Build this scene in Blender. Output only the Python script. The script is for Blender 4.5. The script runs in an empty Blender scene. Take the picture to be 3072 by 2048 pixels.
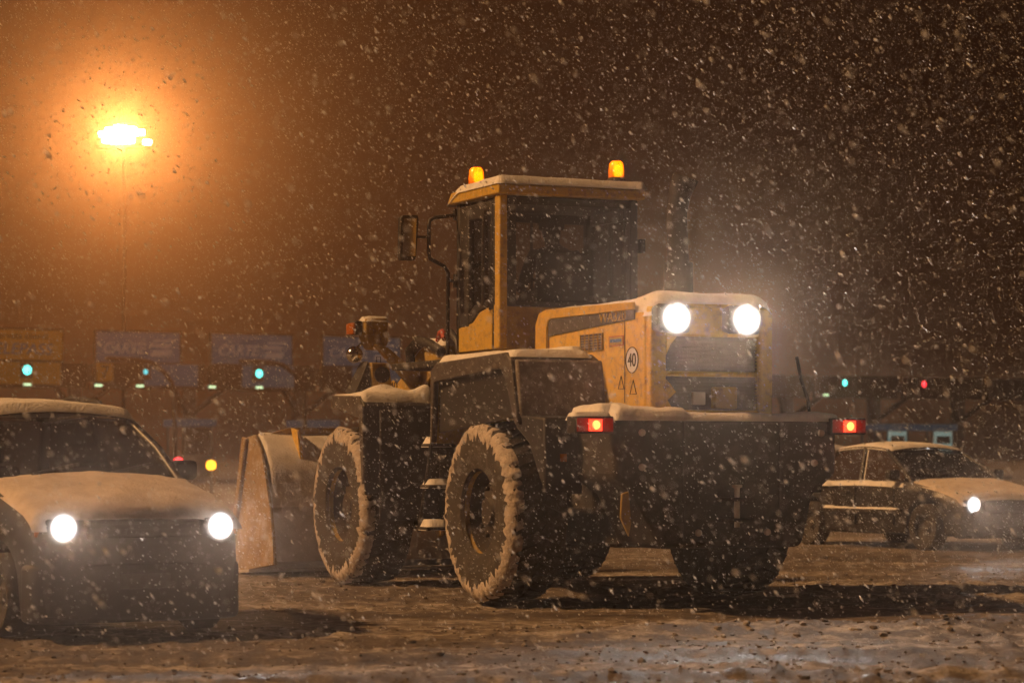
import bpy, bmesh, math, random
import numpy as np
from mathutils import Vector, Matrix
R = math.radians
rnd = random.Random(7)
sc = bpy.context.scene
C = sc.collection

# ---------------------------------------------------------------- camera, sky, sun, exposure
cam_d = bpy.data.cameras.new('camera'); cam = bpy.data.objects.new('camera', cam_d); C.objects.link(cam)
cam.location = (0, 0, 1.2); cam.rotation_euler = (R(90), 0, 0)
cam_d.sensor_width = 36; cam_d.lens = 88.8; cam_d.shift_y = 0.1122
cam_d.clip_start = .1; cam_d.clip_end = 4000
cam_d.dof.use_dof = True; cam_d.dof.focus_distance = 20.5; cam_d.dof.aperture_fstop = 2.5; cam_d.dof.aperture_blades = 7
sc.camera = cam

world = bpy.data.worlds.new('World'); sc.world = world; world.use_nodes = True
wn = world.node_tree.nodes
wn['Background'].inputs[0].default_value = (1.0, .38, .2, 1)      # snow cloud lit by the sodium lamps of the town
wn['Background'].inputs[1].default_value = .013

SUN_EL, SUN_AZ = 41, 183           # degrees; azimuth of the direction TO the light, counted from +X
sd = bpy.data.lights.new('sun', 'SUN'); sun = bpy.data.objects.new('sun', sd); C.objects.link(sun)
sd.energy = 4.7; sd.angle = R(1.6); sd.color = (1.0, .51, .19)
_d = Vector((math.cos(R(SUN_EL))*math.cos(R(SUN_AZ)), math.cos(R(SUN_EL))*math.sin(R(SUN_AZ)), math.sin(R(SUN_EL))))
sun.rotation_euler = _d.to_track_quat('Z', 'Y').to_euler()
sc.view_settings.view_transform = 'Standard'; sc.view_settings.look = 'None'
sc.view_settings.exposure = -.28; sc.view_settings.gamma = 1
sc.render.engine = 'CYCLES'
sc.cycles.max_bounces = 6; sc.cycles.volume_bounces = 0; sc.cycles.transparent_max_bounces = 24
sc.cycles.caustics_reflective = False; sc.cycles.caustics_refractive = False
sc.cycles.sample_clamp_indirect = 4
sc.cycles.use_denoising = True

HAZE_DENSITY = .0022
WORK_W, HEAD_W, HEADFAR_W, MAST_W = 210, 150, 420, 20000

# ---------------------------------------------------------------- noise
def _hash(ix, iy, seed):
    n = (ix.astype(np.int64)*374761393 + iy.astype(np.int64)*668265263 + seed*1442695041) & 0x7fffffff
    n = ((n ^ (n >> 13))*1274126177) & 0x7fffffff
    return ((n ^ (n >> 16)) & 0xffff)/65535.0
def vnoise(x, y, seed=0):
    x = np.asarray(x, float); y = np.asarray(y, float)
    ix = np.floor(x); iy = np.floor(y); fx = x-ix; fy = y-iy
    fx = fx*fx*(3-2*fx); fy = fy*fy*(3-2*fy)
    a = _hash(ix, iy, seed); b = _hash(ix+1, iy, seed); c = _hash(ix, iy+1, seed); d = _hash(ix+1, iy+1, seed)
    return (a+(b-a)*fx)*(1-fy)+(c+(d-c)*fx)*fy
def fbm(x, y, seed=0, oct=4):
    s = 0; a = .5
    for o in range(oct):
        s = s+a*vnoise(np.asarray(x)*2**o, np.asarray(y)*2**o, seed+o); a *= .5
    return s

# ---------------------------------------------------------------- materials
MATS = {}
def mat(name, c1, c2=None, scale=4, rough=.5, metal=0, bump=0, bscale=60, coat=0, ramp=(.38, .66), dirt=None, dscale=9, trans=0, stretch=None, sss=0):
    m = bpy.data.materials.new(name); m.use_nodes = True; MATS[name] = m
    nt = m.node_tree; N = nt.nodes; L = nt.links; b = N['Principled BSDF']
    b.inputs['Roughness'].default_value = rough; b.inputs['Metallic'].default_value = metal
    b.inputs['Coat Weight'].default_value = coat
    tc = N.new('ShaderNodeTexCoord'); src = tc.outputs['Object']
    if stretch:
        mp = N.new('ShaderNodeMapping'); mp.inputs['Scale'].default_value = stretch
        L.new(src, mp.inputs[0]); src = mp.outputs[0]
    c2 = c2 or tuple(v*.7 for v in c1)
    def noise(s, det=6, rg=.6):
        n = N.new('ShaderNodeTexNoise'); n.inputs['Scale'].default_value = s; n.inputs['Detail'].default_value = det
        n.inputs['Roughness'].default_value = rg; L.new(src, n.inputs['Vector']); return n
    n1 = noise(scale); rp = N.new('ShaderNodeValToRGB')
    rp.color_ramp.elements[0].position = ramp[0]; rp.color_ramp.elements[1].position = ramp[1]
    rp.color_ramp.elements[0].color = (*c1, 1); rp.color_ramp.elements[1].color = (*c2, 1)
    L.new(n1.outputs[0], rp.inputs[0]); col = rp.outputs[0]
    if dirt:
        n2 = noise(dscale, 8, .7); r2 = N.new('ShaderNodeValToRGB')
        r2.color_ramp.elements[0].position = .5; r2.color_ramp.elements[1].position = .68
        L.new(n2.outputs[0], r2.inputs[0]); mx = N.new('ShaderNodeMix'); mx.data_type = 'RGBA'
        L.new(r2.outputs[0], mx.inputs[0]); L.new(col, mx.inputs[6]); mx.inputs[7].default_value = (*dirt, 1); col = mx.outputs[2]
    L.new(col, b.inputs['Base Color'])
    rr = N.new('ShaderNodeMapRange'); rr.inputs[3].default_value = max(.03, rough-.12); rr.inputs[4].default_value = min(1, rough+.15)
    L.new(n1.outputs[0], rr.inputs[0]); L.new(rr.outputs[0], b.inputs['Roughness'])
    if bump:
        n3 = noise(bscale, 5); bp = N.new('ShaderNodeBump'); bp.inputs['Strength'].default_value = bump
        bp.inputs['Distance'].default_value = .02; L.new(n3.outputs[0], bp.inputs['Height']); L.new(bp.outputs[0], b.inputs['Normal'])
    return m
def emit(name, col, s, sample=False):
    m = bpy.data.materials.new(name); m.use_nodes = True; MATS[name] = m
    nt = m.node_tree; nt.nodes.clear(); o = nt.nodes.new('ShaderNodeOutputMaterial'); e = nt.nodes.new('ShaderNodeEmission')
    e.inputs[0].default_value = (*col, 1); e.inputs[1].default_value = s; nt.links.new(e.outputs[0], o.inputs[0])
    if not sample: m.cycles.emission_sampling = 'NONE'
    return m
def glare_lens_mat(name, col, s):
    """lamp lens with its glare painted in: emission and alpha fade from centre to rim"""
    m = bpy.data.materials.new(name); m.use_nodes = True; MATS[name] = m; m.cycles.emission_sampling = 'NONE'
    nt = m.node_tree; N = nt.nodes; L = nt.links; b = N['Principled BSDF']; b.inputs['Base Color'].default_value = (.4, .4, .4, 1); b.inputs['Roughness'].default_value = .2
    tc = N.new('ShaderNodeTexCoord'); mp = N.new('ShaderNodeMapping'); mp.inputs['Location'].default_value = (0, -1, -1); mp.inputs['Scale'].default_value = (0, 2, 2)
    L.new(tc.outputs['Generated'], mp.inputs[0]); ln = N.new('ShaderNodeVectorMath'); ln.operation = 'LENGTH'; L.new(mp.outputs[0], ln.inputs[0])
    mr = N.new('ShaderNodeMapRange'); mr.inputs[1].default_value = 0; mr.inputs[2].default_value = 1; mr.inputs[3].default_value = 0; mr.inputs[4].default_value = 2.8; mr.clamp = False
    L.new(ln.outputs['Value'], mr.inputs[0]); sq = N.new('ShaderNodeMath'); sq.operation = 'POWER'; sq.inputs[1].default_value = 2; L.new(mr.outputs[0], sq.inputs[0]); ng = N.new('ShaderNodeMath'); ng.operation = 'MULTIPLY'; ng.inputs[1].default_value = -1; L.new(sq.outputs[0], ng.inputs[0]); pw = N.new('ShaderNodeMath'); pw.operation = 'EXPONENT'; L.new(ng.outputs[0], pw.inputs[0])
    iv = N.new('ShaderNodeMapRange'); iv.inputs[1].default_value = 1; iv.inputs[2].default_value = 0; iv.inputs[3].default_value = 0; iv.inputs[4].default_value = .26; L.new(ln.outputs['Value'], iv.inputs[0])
    i2 = N.new('ShaderNodeMath'); i2.operation = 'POWER'; i2.inputs[1].default_value = 2; L.new(iv.outputs[0], i2.inputs[0]); ad = N.new('ShaderNodeMath'); ad.operation = 'ADD'; L.new(pw.outputs[0], ad.inputs[0]); L.new(i2.outputs[0], ad.inputs[1])  # soft skirt round the hot core, painted glare
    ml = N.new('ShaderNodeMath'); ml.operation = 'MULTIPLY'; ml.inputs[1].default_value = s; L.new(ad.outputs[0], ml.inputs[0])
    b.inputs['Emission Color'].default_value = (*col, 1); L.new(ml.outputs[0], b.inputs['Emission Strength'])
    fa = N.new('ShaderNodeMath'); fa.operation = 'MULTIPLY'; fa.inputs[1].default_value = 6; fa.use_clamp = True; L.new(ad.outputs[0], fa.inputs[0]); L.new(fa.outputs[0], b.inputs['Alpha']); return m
def glass(name, tint):
    m = bpy.data.materials.new(name); m.use_nodes = True; MATS[name] = m
    nt = m.node_tree; nt.nodes.clear(); N = nt.nodes; L = nt.links
    o = N.new('ShaderNodeOutputMaterial'); t = N.new('ShaderNodeBsdfTransparent'); g = N.new('ShaderNodeBsdfGlossy')
    t.inputs[0].default_value = (*tint, 1); g.inputs['Roughness'].default_value = .06
    tc = N.new('ShaderNodeTexCoord'); n = N.new('ShaderNodeTexNoise'); n.inputs['Scale'].default_value = 30
    L.new(tc.outputs['Object'], n.inputs['Vector'])
    mr = N.new('ShaderNodeMapRange'); mr.inputs[3].default_value = .03; mr.inputs[4].default_value = .14; L.new(n.outputs[0], mr.inputs[0]); L.new(mr.outputs[0], g.inputs['Roughness'])
    f = N.new('ShaderNodeFresnel'); f.inputs[0].default_value = 1.5; mx = N.new('ShaderNodeMixShader')
    L.new(f.outputs[0], mx.inputs[0]); L.new(t.outputs[0], mx.inputs[1]); L.new(g.outputs[0], mx.inputs[2]); L.new(mx.outputs[0], o.inputs[0])
    return m

mat('yellow_paint', (.62, .41, .05), (.54, .34, .045), 3, .42, bump=.05, dirt=(.30, .20, .07), dscale=14)
mat('yellow_worn', (.46, .30, .05), (.32, .22, .06), 5, .6, bump=.2, dirt=(.16, .11, .06), dscale=8)
mat('grey_panel', (.065, .056, .052), (.05, .044, .041), 5, .55, dirt=(.14, .12, .11))
mat('fender_rear_grey', (.17, .145, .125), (.12, .1, .088), 4, .75, bump=.15, dirt=(.3, .27, .24))
mat('black_plastic', (.018, .017, .017), (.028, .026, .025), 8, .5, bump=.1)
mat('black_iron', (.012, .011, .011), (.022, .02, .019), 3, .7, bump=.3, dirt=(.06, .053, .048), dscale=5)
mat('rubber', (.02, .019, .018), (.035, .03, .027), 9, .85, bump=.3, dirt=(.07, .06, .05), dscale=12)
mat('rubber_snowy', (.03, .026, .022), (.05, .042, .036), 7, .9, bump=.4, dirt=(.09, .078, .066), dscale=10)
mat('rim_dark', (.03, .024, .018), (.05, .036, .022), 6, .6, bump=.2, dirt=(.03, .026, .023))
mat('steel', (.55, .53, .5), (.42, .4, .38), 7, .6, metal=0, bump=.25, dirt=(.45, .42, .38))
mat('chrome', (.7, .7, .7), None, 5, .08, metal=1)
mat('snow', (.76, .74, .72), (.64, .62, .6), 9, .85, bump=.7, bscale=50)
mat('snow_tan', (.62, .55, .48), (.46, .39, .33), 6, .9, bump=.6, bscale=45)
mat('snow_dirty', (.58, .51, .45), (.40, .34, .29), 12, .9, bump=.9, bscale=45, dirt=(.16, .135, .11), dscale=17)
mat('clod', (.36, .31, .27), (.17, .14, .12), 10, .9, bump=.6, bscale=40)
mat('sign_blue', (.015, .09, .27), (.02, .1, .24), 2, .5)
for _n in ('sign_blue',): _b = MATS[_n].node_tree.nodes['Principled BSDF']; _b.inputs['Emission Color'].default_value = (.22, .42, .60, 1); _b.inputs['Emission Strength'].default_value = .06   # weak blue emission added so the boards stand out
mat('sign_yellow', (.62, .36, .02), (.52, .3, .02), 2, .5)
mat('sign_white', (.75, .75, .74), None, 2, .5)
mat('sign_letter', (.75, .75, .74), None, 2, .5); _b = MATS['sign_letter'].node_tree.nodes['Principled BSDF']; _b.inputs['Emission Color'].default_value = (.8, .8, .85, 1); _b.inputs['Emission Strength'].default_value = .06  # weak emission added so the lettering shows
_b = MATS['sign_yellow'].node_tree.nodes['Principled BSDF']; _b.inputs['Emission Color'].default_value = (.9, .42, .03, 1); _b.inputs['Emission Strength'].default_value = .045  # weak yellow emission added, as on the blue boards
mat('sign_black', (.015, .015, .015), None, 2, .6)
mat('concrete', (.22, .2, .18), (.16, .145, .13), 2, .85, bump=.2)
mat('fascia', (.045, .038, .034), (.03, .026, .024), 1.5, .7)
mat('galv', (.3, .3, .29), (.22, .22, .21), 6, .5, metal=.4)
mat('booth_white', (.5, .48, .45), (.4, .38, .36), 2, .6)
mat('car_dark', (.010, .011, .013), (.016, .016, .018), 3, .38, coat=.3, dirt=(.024, .021, .019), dscale=7)
mat('car_black', (.008, .008, .009), (.012, .012, .013), 3, .4, coat=.25, dirt=(.018, .016, .015), dscale=7)
mat('car_pale', (.55, .53, .5), (.48, .46, .43), 3, .4, coat=.5, dirt=(.2, .17, .15), dscale=7)
mat('cloth_dark', (.022, .022, .026), (.035, .033, .034), 14, .9, bump=.4)
mat('plate_dirty', (.10, .095, .09), (.05, .045, .042), 12, .6)
mat('bucket_plate', (.30, .2, .075), (.2, .135, .06), 5, .75, bump=.3, dirt=(.42, .36, .29), dscale=6)
mat('skin', (.42, .24, .17), (.36, .2, .14), 8, .55)
mat('seat', (.03, .03, .033), None, 9, .85, bump=.3)
mat('red_hose', (.4, .05, .02), None, 6, .5)
mat('red_plastic', (.35, .01, .008), None, 6, .25)
mat('amber_plastic', (.4, .11, .008), None, 6, .25)
glass('cab_glass', (.86, .86, .86)); glass('car_glass', (.34, .35, .36))
glare_lens_mat('lamp_white', (1, .96, .9), 11); glare_lens_mat('lamp_head', (1, .98, .97), 11); emit('lamp_sodium', (1, .72, .34), 80)
emit('lamp_red', (1, .035, .012), 5); emit('lamp_red_core', (1, .22, .05), 6)
emit('lamp_cyan', (.12, 1, .86), 5, True); emit('lamp_cyan_weak', (.1, .75, .8), 1.6, True); emit('lamp_red_signal', (1, .04, .05), 5, True)
emit('lamp_tube', (.72, 1, .55), 2.2, True); emit('lamp_amber', (1, .42, .02), 4.5, True); emit('lamp_amber_core', (1, .52, .03), 7)
emit('booth_window', (.6, .85, .75), .35, True)

# amber beacon dome: lit translucent plastic
def dome_mat():
    m = bpy.data.materials.new('beacon_dome'); m.use_nodes = True; MATS['beacon_dome'] = m
    nt = m.node_tree; nt.nodes.clear(); N = nt.nodes; L = nt.links
    o = N.new('ShaderNodeOutputMaterial'); t = N.new('ShaderNodeBsdfTransparent'); t.inputs[0].default_value = (1, .36, .02, 1)
    tl = N.new('ShaderNodeBsdfTranslucent'); tl.inputs[0].default_value = (1, .3, .01, 1)
    g = N.new('ShaderNodeBsdfGlossy'); g.inputs['Roughness'].default_value = .15
    m1 = N.new('ShaderNodeMixShader'); m1.inputs[0].default_value = .5
    tc = N.new('ShaderNodeTexCoord'); wv = N.new('ShaderNodeTexWave'); wv.inputs['Scale'].default_value = 22; wv.wave_type = 'RINGS'; wv.rings_direction = 'Z'
    L.new(tc.outputs['Object'], wv.inputs['Vector']); mr = N.new('ShaderNodeMapRange'); mr.inputs[3].default_value = .3; mr.inputs[4].default_value = .6
    L.new(wv.outputs[0], mr.inputs[0]); L.new(mr.outputs[0], m1.inputs[0])
    m2 = N.new('ShaderNodeMixShader'); m2.inputs[0].default_value = .06
    L.new(t.outputs[0], m1.inputs[1]); L.new(tl.outputs[0], m1.inputs[2]); L.new(m1.outputs[0], m2.inputs[1]); L.new(g.outputs[0], m2.inputs[2]); L.new(m2.outputs[0], o.inputs[0])
dome_mat()
def flake_mat():
    m = bpy.data.materials.new('snowflake'); m.use_nodes = True; MATS['snowflake'] = m
    nt = m.node_tree; nt.nodes.clear(); N = nt.nodes; L = nt.links
    o = N.new('ShaderNodeOutputMaterial'); d = N.new('ShaderNodeBsdfDiffuse'); t = N.new('ShaderNodeBsdfTranslucent'); mx = N.new('ShaderNodeMixShader')
    d.inputs[0].default_value = (.9, .9, .9, 1); t.inputs[0].default_value = (.9, .9, .9, 1); mx.inputs[0].default_value = .5
    L.new(d.outputs[0], mx.inputs[1]); L.new(t.outputs[0], mx.inputs[2])
    tr = N.new('ShaderNodeBsdfTransparent'); m2 = N.new('ShaderNodeMixShader'); m2.inputs[0].default_value = .8
    L.new(tr.outputs[0], m2.inputs[1]); L.new(mx.outputs[0], m2.inputs[2]); L.new(m2.outputs[0], o.inputs[0])
flake_mat()
def ground_mat():
    m = bpy.data.materials.new('slush'); m.use_nodes = True; MATS['slush'] = m
    nt = m.node_tree; N = nt.nodes; L = nt.links; b = N['Principled BSDF']
    tc = N.new('ShaderNodeTexCoord'); mp = N.new('ShaderNodeMapping'); mp.inputs['Scale'].default_value = (.14, 1.5, 1); mp.inputs['Rotation'].default_value = (0, 0, R(6))
    L.new(tc.outputs['Object'], mp.inputs[0])
    def noise(vec, s, det=7, rg=.62):
        n = N.new('ShaderNodeTexNoise'); n.inputs['Scale'].default_value = s; n.inputs['Detail'].default_value = det; n.inputs['Roughness'].default_value = rg
        L.new(vec, n.inputs['Vector']); return n.outputs[0]
    big = noise(mp.outputs[0], .9); mid = noise(tc.outputs['Object'], 5.5); fine = noise(tc.outputs['Object'], 26, 6, .7)
    a = N.new('ShaderNodeMath'); a.operation = 'MULTIPLY_ADD'; a.inputs[1].default_value = .55; L.new(mid, a.inputs[0])
    s1 = N.new('ShaderNodeMath'); s1.operation = 'MULTIPLY'; s1.inputs[1].default_value = .45; L.new(big, s1.inputs[0]); L.new(s1.outputs[0], a.inputs[2])
    rp = N.new('ShaderNodeValToRGB'); e = rp.color_ramp.elements
    e[0].position = .36; e[0].color = (.045, .036, .03, 1); e[1].position = .62; e[1].color = (.46, .42, .38, 1)
    k = e.new(.5); k.color = (.145, .12, .1, 1)
    L.new(a.outputs[0], rp.inputs[0])
    mx = N.new('ShaderNodeMix'); mx.data_type = 'RGBA'; mx.blend_type = 'MULTIPLY'; mx.inputs[0].default_value = .7
    r2 = N.new('ShaderNodeValToRGB'); r2.color_ramp.elements[0].position = .35; r2.color_ramp.elements[0].color = (.35, .33, .31, 1); r2.color_ramp.elements[1].position = .6
    L.new(fine, r2.inputs[0]); L.new(rp.outputs[0], mx.inputs[6]); L.new(r2.outputs[0], mx.inputs[7]); L.new(mx.outputs[2], b.inputs['Base Color'])
    ro = N.new('ShaderNodeMapRange'); ro.inputs[1].default_value = .35; ro.inputs[2].default_value = .6; ro.inputs[3].default_value = .42; ro.inputs[4].default_value = .92
    L.new(a.outputs[0], ro.inputs[0]); L.new(ro.outputs[0], b.inputs['Roughness'])
    bp = N.new('ShaderNodeBump'); bp.inputs['Strength'].default_value = .8; bp.inputs['Distance'].default_value = .02
    L.new(fine, bp.inputs['Height']); L.new(bp.outputs[0], b.inputs['Normal'])
ground_mat()

# ---------------------------------------------------------------- mesh helpers
class MB:
    def __init__(s): s.v = []; s.f = []
    def add(s, vs, fs):
        o = len(s.v); s.v += [tuple(p) for p in vs]; s.f += [tuple(i+o for i in f) for f in fs]; return s
    def box(s, x0, x1, y0, y1, z0, z1, M=None):
        vs = [Vector((x, y, z)) for z in (z0, z1) for y in (y0, y1) for x in (x0, x1)]
        if M: vs = [M @ v for v in vs]
        return s.add(vs, [(0, 2, 3, 1), (4, 5, 7, 6), (0, 1, 5, 4), (2, 6, 7, 3), (0, 4, 6, 2), (1, 3, 7, 5)])
    def prism(s, poly, axis, a0, a1):          # poly in the two other axes (x,z for y; y,z for x; x,y for z)
        def P(p, a): return (a, p[0], p[1]) if axis == 'x' else ((p[0], a, p[1]) if axis == 'y' else (p[0], p[1], a))
        n = len(poly); vs = [P(p, a0) for p in poly]+[P(p, a1) for p in poly]
        return s.add(vs, [tuple(range(n)), tuple(range(2*n-1, n-1, -1))]+[(i, (i+1) % n, n+(i+1) % n, n+i) for i in range(n)])
    def tube(s, pts, r, n=8, caps=True):
        pts = [Vector(p) for p in pts]; rs = r if isinstance(r, (list, tuple)) else [r]*len(pts); vs = []; fs = []
        prev = None
        for i, p in enumerate(pts):
            t = (pts[min(i+1, len(pts)-1)]-pts[max(i-1, 0)]).normalized()
            if prev is None: a = t.orthogonal().normalized()
            else: a = (prev-t*prev.dot(t)).normalized()
            prev = a; b = t.cross(a)
            vs += [p+(a*math.cos(2*math.pi*k/n)+b*math.sin(2*math.pi*k/n))*rs[i] for k in range(n)]
        for i in range(len(pts)-1):
            fs += [(i*n+k, i*n+(k+1) % n, (i+1)*n+(k+1) % n, (i+1)*n+k) for k in range(n)]
        if caps: fs += [tuple(range(n-1, -1, -1)), tuple((len(pts)-1)*n+k for k in range(n))]
        return s.add(vs, fs)
    def lathe(s, prof, n=32, axis='y', c=(0, 0, 0), caps=True, jit=None):   # prof: (radius, height along axis)
        vs = []; fs = []
        for j, (r, hgt) in enumerate(prof):
            for k in range(n):
                a = 2*math.pi*k/n; q = r+(jit(a, j) if jit else 0)
                ca, sa = q*math.cos(a), q*math.sin(a)
                p = (ca, hgt, sa) if axis == 'y' else ((ca, sa, hgt) if axis == 'z' else (hgt, ca, sa))
                vs.append((p[0]+c[0], p[1]+c[1], p[2]+c[2]))
        for j in range(len(prof)-1):
            fs += [(j*n+k, j*n+(k+1) % n, (j+1)*n+(k+1) % n, (j+1)*n+k) for k in range(n)]
        if caps: fs += [tuple(range(n)), tuple((len(prof)-1)*n+k for k in range(n))]
        return s.add(vs, fs)
    def grid(s, P, nu, nv):
        vs = [P(i/nu, j/nv) for j in range(nv+1) for i in range(nu+1)]
        return s.add(vs, [(j*(nu+1)+i, j*(nu+1)+i+1, (j+1)*(nu+1)+i+1, (j+1)*(nu+1)+i) for j in range(nv) for i in range(nu)])
    def mesh(s, name, m, smooth=35):
        me = bpy.data.meshes.new(name); me.from_pydata(s.v, [], s.f)
        bm = bmesh.new(); bm.from_mesh(me); bmesh.ops.recalc_face_normals(bm, faces=bm.faces); bm.to_mesh(me); bm.free()
        me.materials.append(MATS[m])
        if smooth:
            me.polygons.foreach_set('use_smooth', [True]*len(me.polygons)); me.set_sharp_from_angle(angle=R(smooth))
        return me
    def build(s, name, m, parent=None, bevel=0, smooth=35, solid=0, seg=2):
        o = bpy.data.objects.new(name, s.mesh(name, m, smooth)); C.objects.link(o); o.parent = parent
        if solid: md = o.modifiers.new('solid', 'SOLIDIFY'); md.thickness = solid; md.offset = 0
        if bevel: md = o.modifiers.new('bevel', 'BEVEL'); md.width = bevel; md.segments = seg; md.limit_method = 'ANGLE'; md.angle_limit = R(40)
        return o
def part(name, m, parent, fn, **k):
    b = MB(); fn(b); return b.build(name, m, parent, **k)
def bx(name, m, parent, *a, **k): return MB().box(*a).build(name, m, parent, **k)
def tag(o, label, cat, group=None, kind=None):
    if label: o['label'] = label
    if cat: o['category'] = cat
    if group: o['group'] = group
    if kind: o['kind'] = kind
    return o
def thing(name, label, cat, loc=(0, 0, 0), rz=0, group=None):
    o = bpy.data.objects.new(name, None); C.objects.link(o); o.empty_display_size = .2
    o.location = loc; o.rotation_euler = (0, 0, rz); return tag(o, label, cat, group)
def copy_tree(o, parent=None):
    c = o.copy(); C.objects.link(c); c.parent = parent
    for ch in list(o.children): copy_tree(ch, c)
    return c
def snow_cap(name, parent, x0, x1, y0, y1, zf, t, seed, res=.04, fall=.1, rough=.5, drop=.03, m='snow', tmod=None):
    nx = max(4, int((x1-x0)/res)); ny = max(4, int((y1-y0)/res))
    X, Y = np.meshgrid(np.linspace(x0, x1, nx+1), np.linspace(y0, y1, ny+1))
    wob = (fbm(X*4+seed, Y*4, seed)-.47)*.12
    e = np.minimum(np.minimum(X-x0, x1-X), np.minimum(Y-y0, y1-Y))
    f = np.clip((e+wob*.6*(e > 0))/fall, 0, 1); f = np.sqrt(1-(1-f)**2)
    th = t*f*(1-rough*.5+rough*(fbm(X*3.1+seed*3.7, Y*3.1+seed, seed+5, 5)-.2)*1.2)
    if tmod: th = th*tmod(X, Y)
    Z = np.array([[zf(X[j, i], Y[j, i]) for i in range(nx+1)] for j in range(ny+1)])+th-drop*(e <= 1e-6)
    b = MB(); b.v = [(X[j, i], Y[j, i], Z[j, i]) for j in range(ny+1) for i in range(nx+1)]
    b.f = [(j*(nx+1)+i, j*(nx+1)+i+1, (j+1)*(nx+1)+i+1, (j+1)*(nx+1)+i) for j in range(ny) for i in range(nx)]
    return b.build(name, m, parent, smooth=80)
def text(name, body, size, M, m, parent, shear=0, depth=.002, sx=1):
    cu = bpy.data.curves.new('t', 'FONT'); cu.body = body; cu.size = size; cu.align_x = 'CENTER'; cu.align_y = 'CENTER'; cu.extrude = depth; cu.shear = shear
    t = bpy.data.objects.new('t', cu); C.objects.link(t); dg = bpy.context.evaluated_depsgraph_get(); dg.update()
    me = bpy.data.meshes.new_from_object(t.evaluated_get(dg)); bpy.data.objects.remove(t); bpy.data.curves.remove(cu)
    me.transform(Matrix.Diagonal((sx, 1, 1, 1))); me.transform(M); me.materials.clear(); me.materials.append(MATS[m]); me.name = name
    o = bpy.data.objects.new(name, me); C.objects.link(o); o.parent = parent; return o
def light(name, kind, parent, loc, W, col, radius=.05, aim=None, cone=90, blend=.4):
    d = bpy.data.lights.new(name, kind); d.energy = W; d.color = col; d.shadow_soft_size = radius
    o = bpy.data.objects.new(name, d); C.objects.link(o); o.parent = parent; o.location = loc
    if kind == 'SPOT':
        d.spot_size = R(cone); d.spot_blend = blend; o.rotation_euler = Vector(aim).to_track_quat('-Z', 'Y').to_euler()
    return o
# frames that put flat text (x right, y up) on a vertical face: face normal n
def face_frame(loc, right, up=(0, 0, 1)):
    r = Vector(right).normalized(); u = Vector(up).normalized(); n = r.cross(u)
    return Matrix(((r.x, u.x, n.x, loc[0]), (r.y, u.y, n.y, loc[1]), (r.z, u.z, n.z, loc[2]), (0, 0, 0, 1)))

# ---------------------------------------------------------------- ground
def axis_pts(fine0, fine1, step, far0, far1, grow=1.17):
    a = list(np.arange(fine0, fine1+1e-6, step)); s = step; x = a[-1]
    while x < far1: s *= grow; x += s; a.append(x)
    s = step; x = a[0]; pre = []
    while x > far0: s *= grow; x -= s; pre.append(x)
    return np.array(pre[::-1]+a)
def ground_h(X, Y):
    """height of the churned slush: ruts that follow the traffic, clods, ridge thrown up beside the cleared lane"""
    s = Y-.10*X
    fade = np.exp(-np.maximum(0, Y-34)/14)*np.exp(-np.maximum(0, np.abs(X)-14)/10)
    lane = np.exp(-((s-18.7)/.85)**2)                                  # smooth scraped strip behind the loader
    churn = np.clip(1-lane*.9, 0, 1)*np.clip(.35+1.3*(fbm(X*.35, s*.6, 41, 3)-.28), .15, 1.2)
    churn = churn*np.where(Y > 24, .45, 1)
    n = fbm(X*3.2, Y*2.6, 3, 5)-.48
    r = np.abs(fbm(X*1.4+9, Y*2.2, 17, 4)-.47)
    bump = np.maximum(0, fbm(X*6.5, Y*5, 29, 3)-.5)
    z = churn*(.065*n+.035*r+.10*bump+.17*np.maximum(0, fbm(X*11, Y*8, 63, 2)-.42))
    z += .03*np.sin(s*3.3+1.6*fbm(X*.25, s*.4, 55, 2))*churn
    for c, w in ((13.5, .2), (15.1, .24), (16.1, .2), (20.6, .3), (22.3, .28), (25.4, .3), (27.0, .3), (29.2, .35)):
        rut = np.exp(-((s-c-.35*(fbm(X*.22+c, X*0+c, 7, 2)-.4))/w)**4)
        z = z*(1-.75*rut)-.022*rut+.012*rut*np.maximum(0, np.sin(X*26+np.abs((s-c)/w)*2.5))
    far = 1/(1+np.exp(-(Y-23.5)*1.5))
    z += far*.028*(1-2*np.abs(vnoise(X*.06+3, s*1.9, 91)-.5))*(.5+fbm(X*.5, s*2, 92, 3))
    ridge = np.exp(-((s-17.1+.5*(fbm(X*.5, X*0, 77, 2)-.4))/.32)**2)*np.clip((X+.5)/1.5, 0, 1)
    z += ridge*(.05+.16*np.maximum(0, fbm(X*2.6, Y*2.6, 88, 4)-.42))
    return z*fade-.01
gx = axis_pts(-8.6, 8.6, .04, -900, 900); gy = axis_pts(10.5, 30, .055, -900, 1200)
GX, GY = np.meshgrid(gx, gy); GZ = ground_h(GX, GY)
nx, ny = len(gx), len(gy)
me = bpy.data.meshes.new('ground')
idx = np.arange(nx*ny).reshape(ny, nx)
q = np.stack([idx[:-1, :-1], idx[:-1, 1:], idx[1:, 1:], idx[1:, :-1]], -1).reshape(-1, 4)
me.vertices.add(nx*ny); me.vertices.foreach_set('co', np.stack([GX, GY, GZ], -1).astype(np.float32).ravel())
me.loops.add(q.size); me.loops.foreach_set('vertex_index', q.ravel().astype(np.int32))
me.polygons.add(len(q)); me.polygons.foreach_set('loop_start', (np.arange(len(q))*4).astype(np.int32))
me.update(); me.validate(); me.polygons.foreach_set('use_smooth', np.ones(len(q), bool))
me.materials.append(MATS['slush'])
ground = bpy.data.objects.new('ground', me); C.objects.link(ground); tag(ground, 'churned dirty snow and slush covering the toll plaza forecourt', None, None, 'structure')
def gz(x, y): return float(ground_h(np.array([x]), np.array([y]))[0])

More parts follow.
